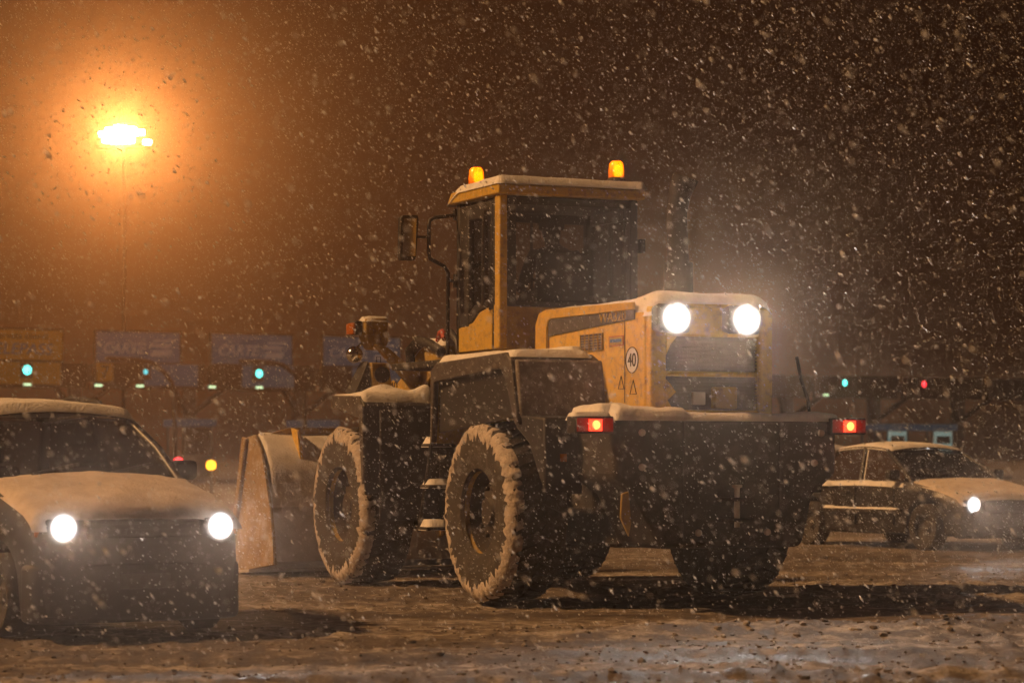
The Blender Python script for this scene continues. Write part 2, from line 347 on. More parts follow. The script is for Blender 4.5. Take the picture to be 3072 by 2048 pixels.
# loose clods of dirty snow
ico = [(0, 0, -1), (.72, -.53, -.45), (-.28, -.85, -.45), (-.89, 0, -.45), (-.28, .85, -.45), (.72, .53, -.45), (.28, -.85, .45), (-.72, -.53, .45), (-.72, .53, .45), (.28, .85, .45), (.89, 0, .45), (0, 0, 1)]
icf = [(0, 1, 2), (1, 0, 5), (0, 2, 3), (0, 3, 4), (0, 4, 5), (1, 5, 10), (2, 1, 6), (3, 2, 7), (4, 3, 8), (5, 4, 9), (1, 10, 6), (2, 6, 7), (3, 7, 8), (4, 8, 9), (5, 9, 10), (6, 10, 11), (7, 6, 11), (8, 7, 11), (9, 8, 11), (10, 9, 11)]
b = MB()
for i in range(4200):
    Y = 11.5+(rnd.random()**1.3)*14; X = rnd.uniform(-.24, .24)*Y*1.15
    s_ = Y-.10*X
    if abs(s_-18.7) < .75 and rnd.random() < .93: continue
    big = (abs(s_-17.1) < .4 and X > 0) or rnd.random() < .05
    s = rnd.uniform(.005, .013) if not big else rnd.uniform(.011, .026)
    z = gz(X, Y); sx, sy, sz = s*rnd.uniform(.8, 1.6), s*rnd.uniform(.8, 1.5), s*rnd.uniform(.5, .95); a = rnd.random()*6.28
    vs = []
    for p in ico:
        k = rnd.uniform(.75, 1.25); x, y, zz = p[0]*sx*k, p[1]*sy*k, p[2]*sz*k
        vs.append((X+x*math.cos(a)-y*math.sin(a), Y+x*math.sin(a)+y*math.cos(a), z+sz*.35+zz))
    b.add(vs, icf)
o = b.build('snow_clods', 'slush', None, smooth=20); tag(o, 'loose clods of dirty snow strewn over the slush', 'snow clods', None, 'stuff')
for (X, Y, s) in ((7.2, 27.2, .13), (6.4, 28.3, .10), (6.0, 28.0, .07)):
    b = MB(); vs = []
    for p in ico: k = rnd.uniform(.8, 1.2)*s; vs.append((p[0]*k*1.2, p[1]*k, s*.5+p[2]*k*.8))
    b.add(vs, icf); o = b.build('snow_lump', 'clod', None, smooth=60); md = o.modifiers.new('s', 'SUBSURF'); md.levels = md.render_levels = 1
    o.location = (X, Y, gz(X, Y)-.02); tag(o, 'lump of dark frozen slush lying in front of the black hatchback', 'snow lump', 'slush lumps by the black hatchback')

# ---------------------------------------------------------------- wheel loader
A = R(24)
ld = thing('wheel_loader', 'big yellow wheel loader with snow on its roof and lit rear work lamps', 'wheel loader', (.891, 21.125, 0), R(90)+A)
TR = .745
def loader_wheel(x, side):
    yc = 1.035*side
    w = part('wheel', 'rim_dark', ld, lambda b: b.lathe([(.0, .05*side), (.10, .05*side), (.12, .02*side), (.26, -.02*side), (.30, -.08*side), (.34, .06*side)], 40, 'y', caps=False), smooth=30)
    w.location = (x, yc+.12*side, TR)
    def tyre(b):
        n = 72
        prof = [(.335, -.22), (.36, -.25), (.50, -.268), (.64, -.262), (.695, -.235), (.71, -.15), (.715, 0), (.71, .15), (.695, .235), (.64, .262), (.50, .268), (.36, .25), (.335, .22)]
        b.lathe(prof, n, 'y', (0, -.12*side, 0), caps=False)
        for k in range(42):                         # chevron lugs
            a = 2*math.pi*k/42
            for sd_ in (-1, 1):
                aa = a+(.0 if sd_ > 0 else math.pi/42)
                M = Matrix.Translation((0, -.12*side, 0)) @ Matrix.Rotation(-aa, 4, 'Y') @ Matrix.Translation((.715, sd_*.135, 0)) @ Matrix.Rotation(R(24*sd_), 4, 'X')
                vs = []
                for (rr, tw) in ((-.03, .033), (.020, .027)):
                    for (yy, ex) in ((-.095, 1), (.13, .0)):
                        for zz in (-tw, tw):
                            yv = sd_*yy*-1
                            vs.append(M @ Vector((rr-(.05 if yy < 0 else 0)*(1 if rr < 0 else .45), yv, zz)))
                b.add(vs, [(0, 1, 3, 2), (4, 6, 7, 5), (0, 4, 5, 1), (2, 3, 7, 6), (0, 2, 6, 4), (1, 5, 7, 3)])
    part('tyre', 'rubber_snowy', w, tyre, smooth=30)
    part('rim', 'yellow_worn', w, lambda b: b.lathe([(.338, .055*side), (.346, .095*side), (.366, .105*side), (.372, .085*side)], 56, 'y', caps=False), smooth=40)
    for k in range(10):
        a = 2*math.pi*k/10
        part('wheel_nut', 'black_iron', w, lambda b: b.lathe([(.018, 0), (.018, .03), (.010, .036)], 6, 'y', (.2*math.cos(a), (.0 if side > 0 else -.036), .2*math.sin(a))))
    if side > 0:                                    # packed snow on the shoulder of the tyre
        r2 = random.Random(int(x*10)+3); ph = [r2.random()*6.28 for _ in range(8)]
        def jit(a, j):
            q = sum(math.sin(a*(5+9*i)+ph[i])*(.0055/(1+.06*i)) for i in range(8))
            return q*(3.0 if j in (0, 1) else .8)-(.006*max(0, math.sin(a*42)) if j >= 4 else 0)
        part('snow_crust', 'snow_dirty', w, lambda b: b.lathe([(.607, .1445), (.622, .1462), (.648, .1455), (.674, .136), (.699, .121), (.726, .092), (.718, .03)], 208, 'y', caps=False, jit=jit), smooth=70)
    return w
for wx in (0, 3.3):
    for s in (1, -1): loader_wheel(wx, s)
bx('rear_axle', 'black_iron', ld, -.16, .16, -.8, .8, .55, .92, bevel=.05)
bx('front_axle', 'black_iron', ld, 3.14, 3.46, -.8, .8, .55, .92, bevel=.05)
part('rear_frame', 'black_iron', ld, lambda b: b.prism([(-1.3, 1.5), (1.5, 1.6), (1.55, .75), (.9, .48), (-1.1, .48), (-1.3, .7)], 'y', -.55, .55), bevel=.03)
part('articulation', 'black_iron', ld, lambda b: b.box(1.5, 2.1, -.3, .3, .55, 1.4).lathe([(.14, .5), (.14, 1.5)], 16, 'z', (1.75, 0, 0)), bevel=.02)
part('front_frame', 'black_iron', ld, lambda b: b.prism([(2.05, .5), (2.05, 1.55), (2.6, 2.1), (3.1, 2.1), (3.9, 1.0), (3.9, .5)], 'y', -.34, .34), bevel=.03)
# cross-section block that closes the view between the fenders
bx('tank', 'black_iron', ld, -1.15, .75, .5, .78, .75, 1.5, bevel=.04); bx('tank', 'black_iron', ld, -1.15, .75, -.78, -.5, .75, 1.5, bevel=.04)
part('counterweight', 'black_iron', ld, lambda b: b.prism([(-.93, 1.5), (1.0, 1.5), (1.0, 1.02), (.82, .9), (.62, .5), (-.62, .5), (-.72, .9), (-.93, 1.06)], 'x', -1.96, -1.25), bevel=.05, seg=3)
part('mudguard', 'black_plastic', ld, lambda b: b.prism([(-1.3, 1.5), (-.75, 1.53), (-.75, 1.43), (-1.0, 1.3), (-1.3, .9)], 'y', .95, 1.28), bevel=.02)
part('mudguard', 'black_plastic', ld, lambda b: b.prism([(-1.3, 1.48), (-.75, 1.53), (-.75, 1.43), (-1.0, 1.3), (-1.3, .9)], 'y', -1.2, -.9), bevel=.02)
for (y, z) in ((.78, 1.38), (-.78, 1.38), (.78, 1.12), (-.72, 1.15), (.3, .62), (-.3, .62)):
    part('bolt', 'steel', ld, lambda b: b.lathe([(.024, -1.985), (.028, -1.975), (.028, -1.96)], 8, 'x', (0, y, z)))
for y in (.42, -.42): bx('seam_strip', 'black_plastic', ld, -1.972, -1.958, y-.008, y+.008, .56, 1.46)
hitch = part('tow_hitch', 'black_iron', ld, lambda b: b.box(-2.06, -1.95, -.14, .14, .70, .73).box(-2.06, -1.95, -.14, .14, .86, .89), bevel=.01)
part('hitch_pin', 'steel', hitch, lambda b: b.lathe([(.022, .66), (.022, .96), (.04, .965), (.04, .985)], 12, 'z', (-2.03, 0, 0)))
bx('bumper_plate', 'black_iron', ld, -1.985, -1.962, -.55, .3, .98, 1.02)
# rear fenders (open side with a rim)
def fender(side):
    y0, y1 = (.45, 1.29) if side > 0 else (-1.29, -.45)
    yo = 1.30 if side > 0 else -1.30
    f = part('fender', 'grey_panel', ld, lambda b: b.prism([(.92, 1.93), (.80, 1.985), (-.62, 2.02), (-.74, 1.97), (-.72, 1.93), (-.6, 1.975), (.78, 1.94), (.88, 1.89)], 'y', y0, y1), bevel=.012)
    f2 = part('rear_panel', 'fender_rear_grey', f, lambda b: b.prism([(-.735, 1.965), (-.80, 1.965), (-.88, 1.50), (-.82, 1.50)], 'y', y0-.0, y1), bevel=.02)
    part('front_panel', 'yellow_worn', f, lambda b: b.prism([(.89, 1.92), (.93, 1.92), (.97, 1.3), (.93, 1.3)], 'y', y0, y1), bevel=.01)
    # rim of the side opening
    def rim(b):
        outer = [(.94, 1.32), (.925, 1.93), (.80, 1.99), (-.63, 2.025), (-.74, 1.97), (-.88, 1.45)]
        inner = [(.90, 1.32), (.86, 1.82), (.80, 1.83), (-.50, 1.90), (-.60, 1.87), (-.82, 1.45)]
        a0, a1 = (1.27, 1.32) if side > 0 else (-1.32, -1.27)
        n = len(outer)
        vs = [(p[0], a, p[1]) for a in (a0, a1) for p in outer+inner]
        fs = []
        for i in range(n-1):
            fs += [(i, i+1, n+i+1, n+i), (2*n+i, 3*n+i, 3*n+i+1, 2*n+i+1), (i, 2*n+i, 2*n+i+1, i+1), (n+i, n+i+1, 3*n+i+1, 3*n+i)]
        fs += [(0, n, 3*n, 2*n), (n-1, 3*n-1, 4*n-1, 2*n-1)]
        b.add(vs, fs)
    part('side_rim', 'grey_panel', f, rim, bevel=.012)
    part('opening_shade_fill', 'black_plastic', f, lambda b: b.prism([(.88, 1.4), (.86, 1.9), (-.6, 1.93), (-.78, 1.52)], 'y', yo-(.07 if side > 0 else -.04), yo-(.04 if side > 0 else -.07)))  # black sheet closing the open side, in place of the shade inside
    return f
fender(1)
snow_cap('snow_layer', ld, -.76, .90, .62, 1.31, lambda x, y: 2.015 if x < .75 else 2.01-(x-.75)*.4, .038, 11, .035, .09)
snow_cap('snow_layer', ld, -1.985, -1.60, -.94, 1.01, lambda x, y: 1.5, .07, 13, .02, .09, rough=.7, drop=.03, tmod=lambda X, Y: .45+1.5*np.abs(fbm(Y*2.3+3, X*1.1, 14, 3)-.25)+.5*(Y > .4))
# platform and ladder
bx('platform', 'black_iron', ld, .45, 1.95, -.75, 1.28, 1.96, 2.02, bevel=.01)
ladder = part('ladder', 'black_iron', ld, lambda b: b.tube([(.94, 1.30, 1.32), (1.24, 1.30, .56)], .018), smooth=50)
for (x, z) in ((1.0, .93), (1.04, .57), (.98, 1.28)):
    st = bx('step', 'black_iron', ladder, x-.06, x+.14, 1.1, 1.33, z, z+.03, bevel=.008)
    snow_cap('snow_layer', st, x-.06, x+.14, 1.12, 1.33, lambda xx, yy: z+.03, .06, int(z*30), .03, .05)
# cab
cab = bx('cab', 'yellow_paint', ld, .84, 1.80, -.60, .70, 2.02, 2.12, bevel=.015)
CX0, CX1, CY0, CY1, CZ0, CZ1 = .82, 1.80, -.60, .72, 2.12, 3.44
part('corner_pillar', 'yellow_paint', cab, lambda b: b.prism([(CX0-.01, CY1-.065), (CX0+.10, CY1-.065), (CX0+.10, CY1+.012), (CX0-.01, CY1+.012)], 'z', CZ0, CZ1), bevel=.015)
bx('corner_pillar', 'black_plastic', cab, CX0, CX0+.09, CY0, CY0+.08, CZ0, CZ1, bevel=.015)
bx('corner_pillar', 'black_plastic', cab, CX1-.08, CX1, CY1-.07, CY1, CZ0, CZ1, bevel=.015)
bx('corner_pillar', 'black_plastic', cab, CX1-.08, CX1, CY0, CY0+.07, CZ0, CZ1, bevel=.015)
# left side: yellow lower door panel, black framed door glass
part('door', 'yellow_paint', cab, lambda b: b.prism([(CX1-.01, 2.12), (CX1-.01, 2.33), (1.42, 2.37), (1.27, 2.455), (1.0, 2.50), (1.0, 2.12)], 'y', CY1-.03, CY1), bevel=.008)
part('door_seal', 'black_plastic', cab, lambda b: b.box(.955, .992, CY1-.04, CY1-.004, 2.12, CZ1-.02), bevel=.004)
part('side_panel', 'yellow_paint', cab, lambda b: b.box(.92, .952, CY1-.03, CY1+.002, 2.12, 2.5), bevel=.004)
bx('door_edge', 'black_iron', cab, 1.735, 1.745, CY1+.001, CY1+.006, 2.12, 2.33)
dfm = part('door_frame', 'black_plastic', cab, lambda b: b.box(1.0, 1.07, CY1-.05, CY1+.004, 2.46, 3.40).box(1.50, 1.71, CY1-.05, CY1+.004, 2.34, 3.40).box(1.07, 1.50, CY1-.05, CY1+.004, 3.27, 3.40).prism([(1.07, 2.49), (1.28, 2.46), (1.43, 2.38), (1.5, 2.37), (1.5, 2.46), (1.38, 2.52), (1.07, 2.56)], 'y', CY1-.05, CY1+.004), bevel=.01)
bx('window_glass', 'cab_glass', dfm, 1.07, 1.50, CY1-.03, CY1-.024, 2.5, 3.27)
part('grab_rail', 'black_plastic', dfm, lambda b: b.tube([(1.06, CY1+.05, 3.3), (1.05, CY1+.06, 3.0), (1.05, CY1+.06, 2.5)], .016).box(1.03, 1.07, CY1, CY1+.06, 3.28, 3.32), smooth=50)
part('guard_bar', 'black_plastic', dfm, lambda b: b.tube([(1.07, CY1-.06, 2.98), (1.5, CY1-.06, 2.94)], .01).tube([(1.07, CY1-.06, 2.72), (1.5, CY1-.06, 2.68)], .01))
# rear wall
part('rear_panel', 'yellow_worn', cab, lambda b: b.box(CX0, CX0+.04, CY0+.08, CY1-.066, 2.12, 2.485), bevel=.008)
rf = part('rear_window_frame', 'black_plastic', cab, lambda b: b.box(CX0-.006, CX0+.03, CY1-.15, CY1-.067, 2.487, 3.43).box(CX0-.006, CX0+.03, CY0+.01, CY0+.08, 2.487, 3.43).box(CX0-.006, CX0+.03, CY0+.08, CY1-.15, 3.36, 3.43).box(CX0-.006, CX0+.03, CY0+.08, CY1-.15, 2.487, 2.54), bevel=.012)
bx('window_glass', 'cab_glass', rf, CX0+.006, CX0+.012, CY0+.08, CY1-.15, 2.54, 3.36)
part('wiper', 'black_plastic', rf, lambda b: b.tube([(CX0-.03, CY0+.16, 3.38), (CX0-.03, CY0+.13, 2.8)], .01).tube([(CX0-.03, CY0+.10, 3.05), (CX0-.03, CY0+.13, 2.55)], .008))
bx('hinge', 'black_plastic', rf, CX0-.05, CX0+.04, CY0-.05, CY0+.0, 2.98, 3.1, bevel=.01)
# front and right walls
fr = part('windshield_frame', 'black_plastic', cab, lambda b: b.box(CX1-.04, CX1, CY0+.07, CY1-.07, 2.12, 2.36).box(CX1-.04, CX1, CY0+.07, CY1-.07, 3.30, CZ1).box(CX1-.04, CX1, -.02, .0, 2.36, 3.30), bevel=.01)
bx('window_glass', 'cab_glass', fr, CX1-.02, CX1-.014, CY0+.07, CY1-.07, 2.36, 3.30)
rt = part('right_wall', 'black_plastic', cab, lambda b: b.box(CX0+.09, CX1-.08, CY0, CY0+.04, 2.12, 2.5).box(CX0+.09, CX1-.08, CY0, CY0+.04, 3.28, CZ1).box(1.3, 1.36, CY0, CY0+.04, 2.5, 3.28), bevel=.01)
bx('window_glass', 'cab_glass', rt, CX0+.09, CX1-.08, CY0+.018, CY0+.024, 2.5, 3.28)
roof = part('cab_roof', 'yellow_paint', cab, lambda b: b.prism([(CX0-.06, 3.44), (CX1+.08, 3.44), (CX1+.10, 3.46), (CX1+.02, 3.54), (CX0+.1, 3.56), (CX0-.06, 3.52)], 'y', CY0-.04, CY1+.04), bevel=.03, seg=3)
bx('headliner', 'black_plastic', cab, CX0+.03, CX1-.03, CY0+.04, CY1-.05, 3.38, 3.435)
snow_cap('snow_layer', roof, CX0-.08, CX1+.09, CY0-.05, CY1+.05, lambda x, y: 3.555-(.09*max(0, (x-1.62)/.25)**1.4), .05, 21, .03, .09)
# mirror
part('mirror_arm', 'black_plastic', ld, lambda b: b.tube([(1.80, .70, 3.35), (1.80, .92, 3.315), (1.80, .97, 3.29), (1.80, .98, 3.24), (1.80, .98, 3.0), (1.80, .97, 2.95), (1.80, .83, 2.885), (1.80, .795, 2.83), (1.80, .80, 2.06)], .017, 8).box(1.78, 1.82, .70, .74, 3.30, 3.40).tube([(1.80, .72, 2.76), (1.80, .80, 2.76)], .013).box(1.78, 1.82, .70, .74, 2.7, 2.82), smooth=50)
mir = part('mirror', 'black_plastic', ld, lambda b: b.prism([(1.085, 3.33), (1.225, 3.325), (1.245, 3.30), (1.255, 2.96), (1.24, 2.93), (1.12, 2.93), (1.10, 2.95), (1.075, 3.30)], 'x', 1.80, 1.87).tube([(1.80, .98, 3.14), (1.83, 1.12, 3.14)], .012), bevel=.015)
part('mirror_glass', 'chrome', mir, lambda b: b.prism([(1.10, 3.30), (1.22, 3.295), (1.235, 2.965), (1.11, 2.965)], 'x', 1.794, 1.798))
MATS['chrome']
# hood
hood = part('hood', 'yellow_paint', ld, lambda b: b.prism([(.54, 1.5), (.55, 2.30), (.50, 2.38), (.40, 2.41), (-.40, 2.41), (-.50, 2.38), (-.55, 2.30), (-.54, 1.5)], 'x', -1.55, .42), bevel=.03, seg=3)
part('hood_rim', 'yellow_paint', hood, lambda b: b.add(*(lambda o, i_: ([(p[0], y, p[1]) for y in (.55, .572) for p in o+i_], [f for k in range(len(o)-1) for f in ((k, k+1, len(o)+k+1, len(o)+k), (2*len(o)+k, 3*len(o)+k, 3*len(o)+k+1, 2*len(o)+k+1), (k, 2*len(o)+k, 2*len(o)+k+1, k+1), (len(o)+k, len(o)+k+1, 3*len(o)+k+1, 3*len(o)+k))]))([(.43, 2.0), (.43, 2.30), (.36, 2.40), (.22, 2.425), (-1.40, 2.40)], [(.20, 2.0), (.20, 2.29), (.17, 2.335), (.12, 2.345), (-1.40, 2.34)])), bevel=.008)
part('side_panel', 'grey_panel', hood, lambda b: b.prism([(.20, 2.20), (.20, 2.335), (-1.40, 2.34), (-1.40, 2.265), (-1.1, 2.255)], 'y', .55, .558), bevel=.003)
text('lettering', 'WA320', .115, face_frame((-1.02, .562, 2.30), (-1, 0, 0)), 'yellow_worn', hood, sx=1.3)
gr = bx('grille', 'black_plastic', hood, -.83, -.43, .545, .553, 2.055, 2.185)
for k in range(7): bx('bar', 'yellow_worn', gr, -.835, -.425, .553, .562, 2.052+k*.0215, 2.057+k*.0215)
for k in range(6): bx('bar', 'yellow_worn', gr, -.835+k*.081, -.829+k*.081, .553, .5635, 2.052, 2.187)
bd = part('badge', 'red_hose', hood, lambda b: b.box(-1.20, -.94, .551, .5545, 2.07, 2.15), bevel=.002); bx('badge_field', 'yellow_worn', bd, -1.19, -.95, .5546, .556, 2.077, 2.143); bx('badge_band', 'sign_blue', bd, -1.17, -.97, .5561, .5572, 2.10, 2.125)
bx('panel_gap', 'black_iron', hood, -1.225, -1.215, .551, .553, 1.62, 2.26); bx('panel_gap', 'black_iron', hood, .195, .20, .573, .575, 2.0, 2.28)
dc = part('speed_sticker', 'sign_white', hood, lambda b: b.add([(-1.35+.105*math.cos(t*math.pi/20), .553, 1.95+.10*math.sin(t*math.pi/20)) for t in range(40)], [tuple(range(40))]))
part('sticker_ring', 'sign_black', dc, lambda b: b.tube([(-1.35+.105*math.cos(t*math.pi/20), .554, 1.95+.10*math.sin(t*math.pi/20)) for t in range(41)], .004, 5))
text('lettering', '40', .15, face_frame((-1.35, .555, 1.945), (-1, 0, 0)), 'sign_black', dc, sx=.95)
for (x, z, s) in ((-1.37, 1.74, .055), (-1.16, 1.78, .05)):
    part('warning_mark', 'sign_black', hood, lambda b: b.tube([(x-s, .554, z-s), (x+s, .554, z-s), (x, .554, z+s), (x-s, .554, z-s)], .004, 5))
# rear face of the hood: frame, openings, grille slats, lamps
rear = part('rear_frame_panel', 'yellow_paint', hood, lambda b: b.box(-1.64, -1.552, .40, .54, 1.5, 2.36).box(-1.64, -1.552, -.54, -.42, 1.5, 2.36).box(-1.64, -1.552, -.42, .40, 2.13, 2.36).box(-1.63, -1.552, -.42, .40, 1.82, 1.86).box(-1.63, -1.552, -.42, .40, 1.5, 1.56), bevel=.02)
part('frame_corner', 'yellow_paint', rear, lambda b: b.prism([(.40, 2.13), (.40, 1.98), (.36, 2.06), (.30, 2.13)], 'x', -1.63, -1.56).prism([(.40, 1.80), (.40, 1.62), (.31, 1.70), (.33, 1.72), (.36, 1.76)], 'x', -1.63, -1.56).prism([(.40, 1.56), (.40, 1.66), (.35, 1.58), (.30, 1.56)], 'x', -1.63, -1.56), bevel=.006)
bx('radiator', 'black_iron', rear, -1.566, -1.553, -.42, .40, 1.56, 2.13)
for k in range(9): bx('slat', 'black_plastic', rear, -1.60, -1.57, -.415, .395, 1.88+k*.028, 1.89+k*.028)
for k in range(8): bx('slat', 'black_plastic', rear, -1.60, -1.57, -.415, .395, 1.585+k*.028, 1.595+k*.028)
bx('control_box', 'yellow_worn', rear, -1.68, -1.605, -.20, .0, 1.57, 1.74, bevel=.012)
bx('number_tab', 'sign_white', rear, -1.64, -1.605, .06, .17, 1.60, 1.70, bevel=.006)
snow_cap('snow_layer', ld, -1.66, .30, -.52, .55, lambda x, y: 2.41-.10*max(0, (abs(y)-.38)/.17)**2, .04, 31, .035, .12, tmod=lambda X, Y: 1+.8*np.exp(-((X+1.45)/.22)**2))
snow_cap('snow_layer', ld, -.55, .2, .56, .72, lambda x, y: 2.035, .06, 33, .03, .08)
for y in (.40, -.215):
    wl = part('work_lamp', 'black_plastic', ld, lambda b: b.prism([(-1.64, 2.17), (-1.64, 2.35), (-1.74, 2.37), (-1.76, 2.36), (-1.76, 2.15), (-1.74, 2.15)], 'y', y-.14, y+.14), bevel=.02)
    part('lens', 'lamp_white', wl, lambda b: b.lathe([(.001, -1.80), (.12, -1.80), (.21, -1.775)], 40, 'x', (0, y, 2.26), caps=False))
    light('work_light', 'SPOT', wl, (-1.86, y, 2.26), WORK_W, (1, .95, .88), .08, (-1, .05, .26), 150, .7)
ex = part('exhaust_stack', 'black_iron', ld, lambda b: b.tube([(-.45, -.33, 2.38), (-.45, -.33, 2.75), (-.45, -.31, 3.2), (-.47, -.33, 3.36), (-.50, -.37, 3.50)], [.09, .09, .088, .092, .11], 18).tube([(-.45, -.33, 2.4), (-.45, -.33, 2.8)], .12, 18), smooth=50)
# beacons
for (x, y) in ((1.62, .60), (.95, -.45)):
    zb = 3.585 if y > 0 else 3.62
    bc = part('beacon', 'black_plastic', ld, lambda b: b.lathe([(.085, zb-.06), (.085, zb), (.07, zb+.02), (.07, zb+.025)], 20, 'z', (x, y, 0)))
    part('beacon_dome', 'beacon_dome', bc, lambda b: b.lathe([(.07, zb+.02), (.068, zb+.09), (.058, zb+.15), (.04, zb+.168), (.002, zb+.172)], 24, 'z', (x, y, 0), caps=False), smooth=60)
    part('bulb', 'lamp_amber_core', bc, lambda b: b.lathe([(.002, zb+.03), (.035, zb+.04), (.045, zb+.09), (.035, zb+.13), (.002, zb+.14)], 14, 'z', (x-.0, y-.018, 0), caps=False))
    light('beacon_light', 'POINT', bc, (x, y-.0, zb+.15), 2.5, (1, .42, .04), .03)
part('beacon_bracket', 'black_plastic', ld, lambda b: b.tube([(.95, -.45, 3.5), (.95, -.45, 3.62)], .02).tube([(.80, -.60, 3.48), (.80, -.62, 3.56), (.86, -.55, 3.6)], .01))
# tail lamps
def tail(y, s):
    tl = bx('tail_lamp', 'black_plastic', ld, -2.02, -1.86, y-.16, y+.16, 1.37, 1.50, bevel=.012)
    bx('reflector', 'red_plastic', tl, -2.026, -2.021, y-.15, y+.15, 1.385, 1.485, bevel=.004)
    yy = y
    bx('lens', 'lamp_red', tl, -2.034, -2.027, yy-.055, yy+.055, 1.39, 1.478, bevel=.004)
    part('bulb', 'lamp_red_core', tl, lambda b: b.lathe([(.001, -2.043), (.026, -2.041), (.034, -2.035)], 14, 'x', (0, yy-.005, 1.435), caps=False))
    light('tail_light', 'POINT', tl, (-2.08, yy, 1.435), .7, (1, .05, .02), .03)
    part('bracket', 'black_iron', tl, lambda b: b.box(-1.9, -1.84, min(y, y-.3*s), max(y, y-.3*s), 1.40, 1.46))
    return tl
t1 = tail(1.20, 1); tail(-1.00, -1)
snow_cap('snow_layer', t1, -2.0, -1.84, 1.04, 1.36, lambda x, y: 1.5, .045, 51, .02, .06)
snow_cap('snow_layer', ld, -1.84, -1.3, .75, 1.08, lambda x, y: 1.5, .11, 52, .03, .10)
bx('side_reflector', 'amber_plastic', ld, -1.975, -1.962, .965, .995, 1.19, 1.235) if False else bx('side_reflector', 'amber_plastic', ld, -1.32, -1.301, 1.10, 1.15, 1.16, 1.22)
part('tow_prop', 'yellow_worn', ld, lambda b: b.prism([(.90, .94), (.96, .92), (.97, .74), (.90, .60), (.88, .70)], 'x', -1.99, -1.965), bevel=.006)
part('rear_rod', 'black_plastic', ld, lambda b: b.tube([(-1.8, -.78, 1.5), (-1.8, -.76, 1.65), (-1.8, -.70, 1.80), (-1.8, -.66, 1.98)], .014, 8))
# lift arms, knuckle, hoses, cylinders
for y in (.46, -.46):
    arm = part('lift_arm', 'yellow_worn', ld, lambda b: b.prism([(2.5, 2.10), (2.62, 2.25), (2.95, 2.27), (3.3, 2.2), (3.6, 1.98), (4.1, 1.75), (4.9, .62), (4.85, .40), (4.65, .42), (3.9, 1.5), (3.4, 1.72), (2.9, 1.92), (2.6, 1.98)], 'y', y-.06, y+.06), bevel=.02)
    snow_cap('snow_layer', arm, 2.55, 3.3, y-.07, y+.07, lambda x, yy: 2.25-.5*max(0, x-3.05)**1.2, .05, 61, .03, .06)
    if y > 0:
        part('number_plate', 'yellow_paint', arm, lambda b: b.prism([(3.58, 1.845), (3.83, 1.935), (4.08, 1.845)], 'y', y+.062, y+.07))
        text('lettering', '40', .11, face_frame((3.80, y+.0725, 1.878), (-1, 0, 0)), 'sign_black', arm, sx=1.8)
part('hose', 'black_plastic', ld, lambda b: b.tube([(3.3, .55, 2.05), (3.32, .56, 2.2), (3.1, .56, 2.29), (2.8, .57, 2.25), (2.5, .57, 2.16)], .045, 10).tube([(3.25, .5, 1.8), (3.38, .54, 2.0), (3.3, .56, 2.2), (3.0, .55, 2.27)], .04, 10), smooth=60)
part('hose', 'red_hose', ld, lambda b: b.tube([(2.75, .50, 2.27), (2.7, .5, 2.34), (2.6, .52, 2.35), (2.52, .53, 2.28)], .028, 10), smooth=60)
part('hose', 'black_plastic', ld, lambda b: b.tube([(2.6, .5, 2.3), (2.4, .52, 2.34), (2.2, .54, 2.25), (2.1, .54, 2.05)], .03, 10), smooth=60)
part('tilt_cylinder', 'black_iron', ld, lambda b: b.tube([(2.6, 0, 2.0), (3.9, 0, 1.75)], .09, 14).tube([(3.9, 0, 1.75), (4.5, 0, 1.35)], .045, 12))
# front fenders and lamp posts
def ffender(s):
    y0, y1 = sorted((.60*s, 1.33*s))
    f = part('front_fender', 'black_plastic', ld, lambda b: b.prism([(2.46, .85), (2.50, 1.66), (2.62, 1.75), (3.3, 1.77), (3.34, 1.70), (2.66, 1.68), (2.55, 1.60), (2.50, .85)], 'y', y0, y1), bevel=.015)
    part('side_skirt', 'grey_panel', f, lambda b: b.prism([(2.62, 1.745), (3.36, 1.77), (3.30, 1.66), (2.9, 1.60), (2.6, 1.55), (2.52, .95), (2.47, .95), (2.5, 1.65)], 'y', 1.332*s-.001, 1.345*s), bevel=.004)
    snow_cap('snow_layer', f, 2.53, 3.36, y0, y1, lambda x, y: 1.755 if x > 2.62 else 1.755-(2.62-x)*.75, .055, 71+s, .03, .1, rough=.9, tmod=lambda X, Y: .7+1.6*np.exp(-((X-2.85)/.16)**2-((Y*s-1.0)/.16)**2)+1.2*np.exp(-((X-2.6)/.15)**2-((Y*s-.68)/.1)**2))
    return f
ff = ffender(1); ffender(-1)
bx('rear_flap', 'black_plastic', ff, 2.42, 2.46, .62, 1.20, .62, 1.62, bevel=.01)
lampbox = part('front_lamp', 'yellow_worn', ld, lambda b: b.prism([(.83, 2.50), (1.06, 2.49), (1.06, 2.30), (1.0, 2.20), (.86, 2.20), (.82, 2.28)], 'x', 3.18, 3.36), bevel=.02)
snow_cap('snow_layer', lampbox, 3.17, 3.36, .82, 1.07, lambda x, y: 2.49, .03, 75, .03, .05)
part('turn_signal', 'black_plastic', lampbox, lambda b: b.box(3.24, 3.40, 1.062, 1.14, 2.34, 2.47), bevel=.015)
part('turn_lens', 'amber_plastic', lampbox, lambda b: b.box(3.22, 3.42, 1.14, 1.165, 2.34, 2.45), bevel=.01)
part('lamp_post', 'yellow_worn', ld, lambda b: b.prism([(.99, 2.25), (.86, 2.22), (.40, 1.86), (.42, 1.72), (.52, 1.74)], 'x', 3.1, 3.2), bevel=.015)
part('round_mirror', 'chrome', ld, lambda b: b.lathe([(.001, -.06), (.05, -.055), (.075, -.02), (.08, .02), (.06, .06), (.001, .075)], 20, 'x', (3.3, 1.12, 2.155), caps=False).tube([(3.3, 1.10, 2.22), (3.3, 1.05, 2.26)], .012), smooth=60)
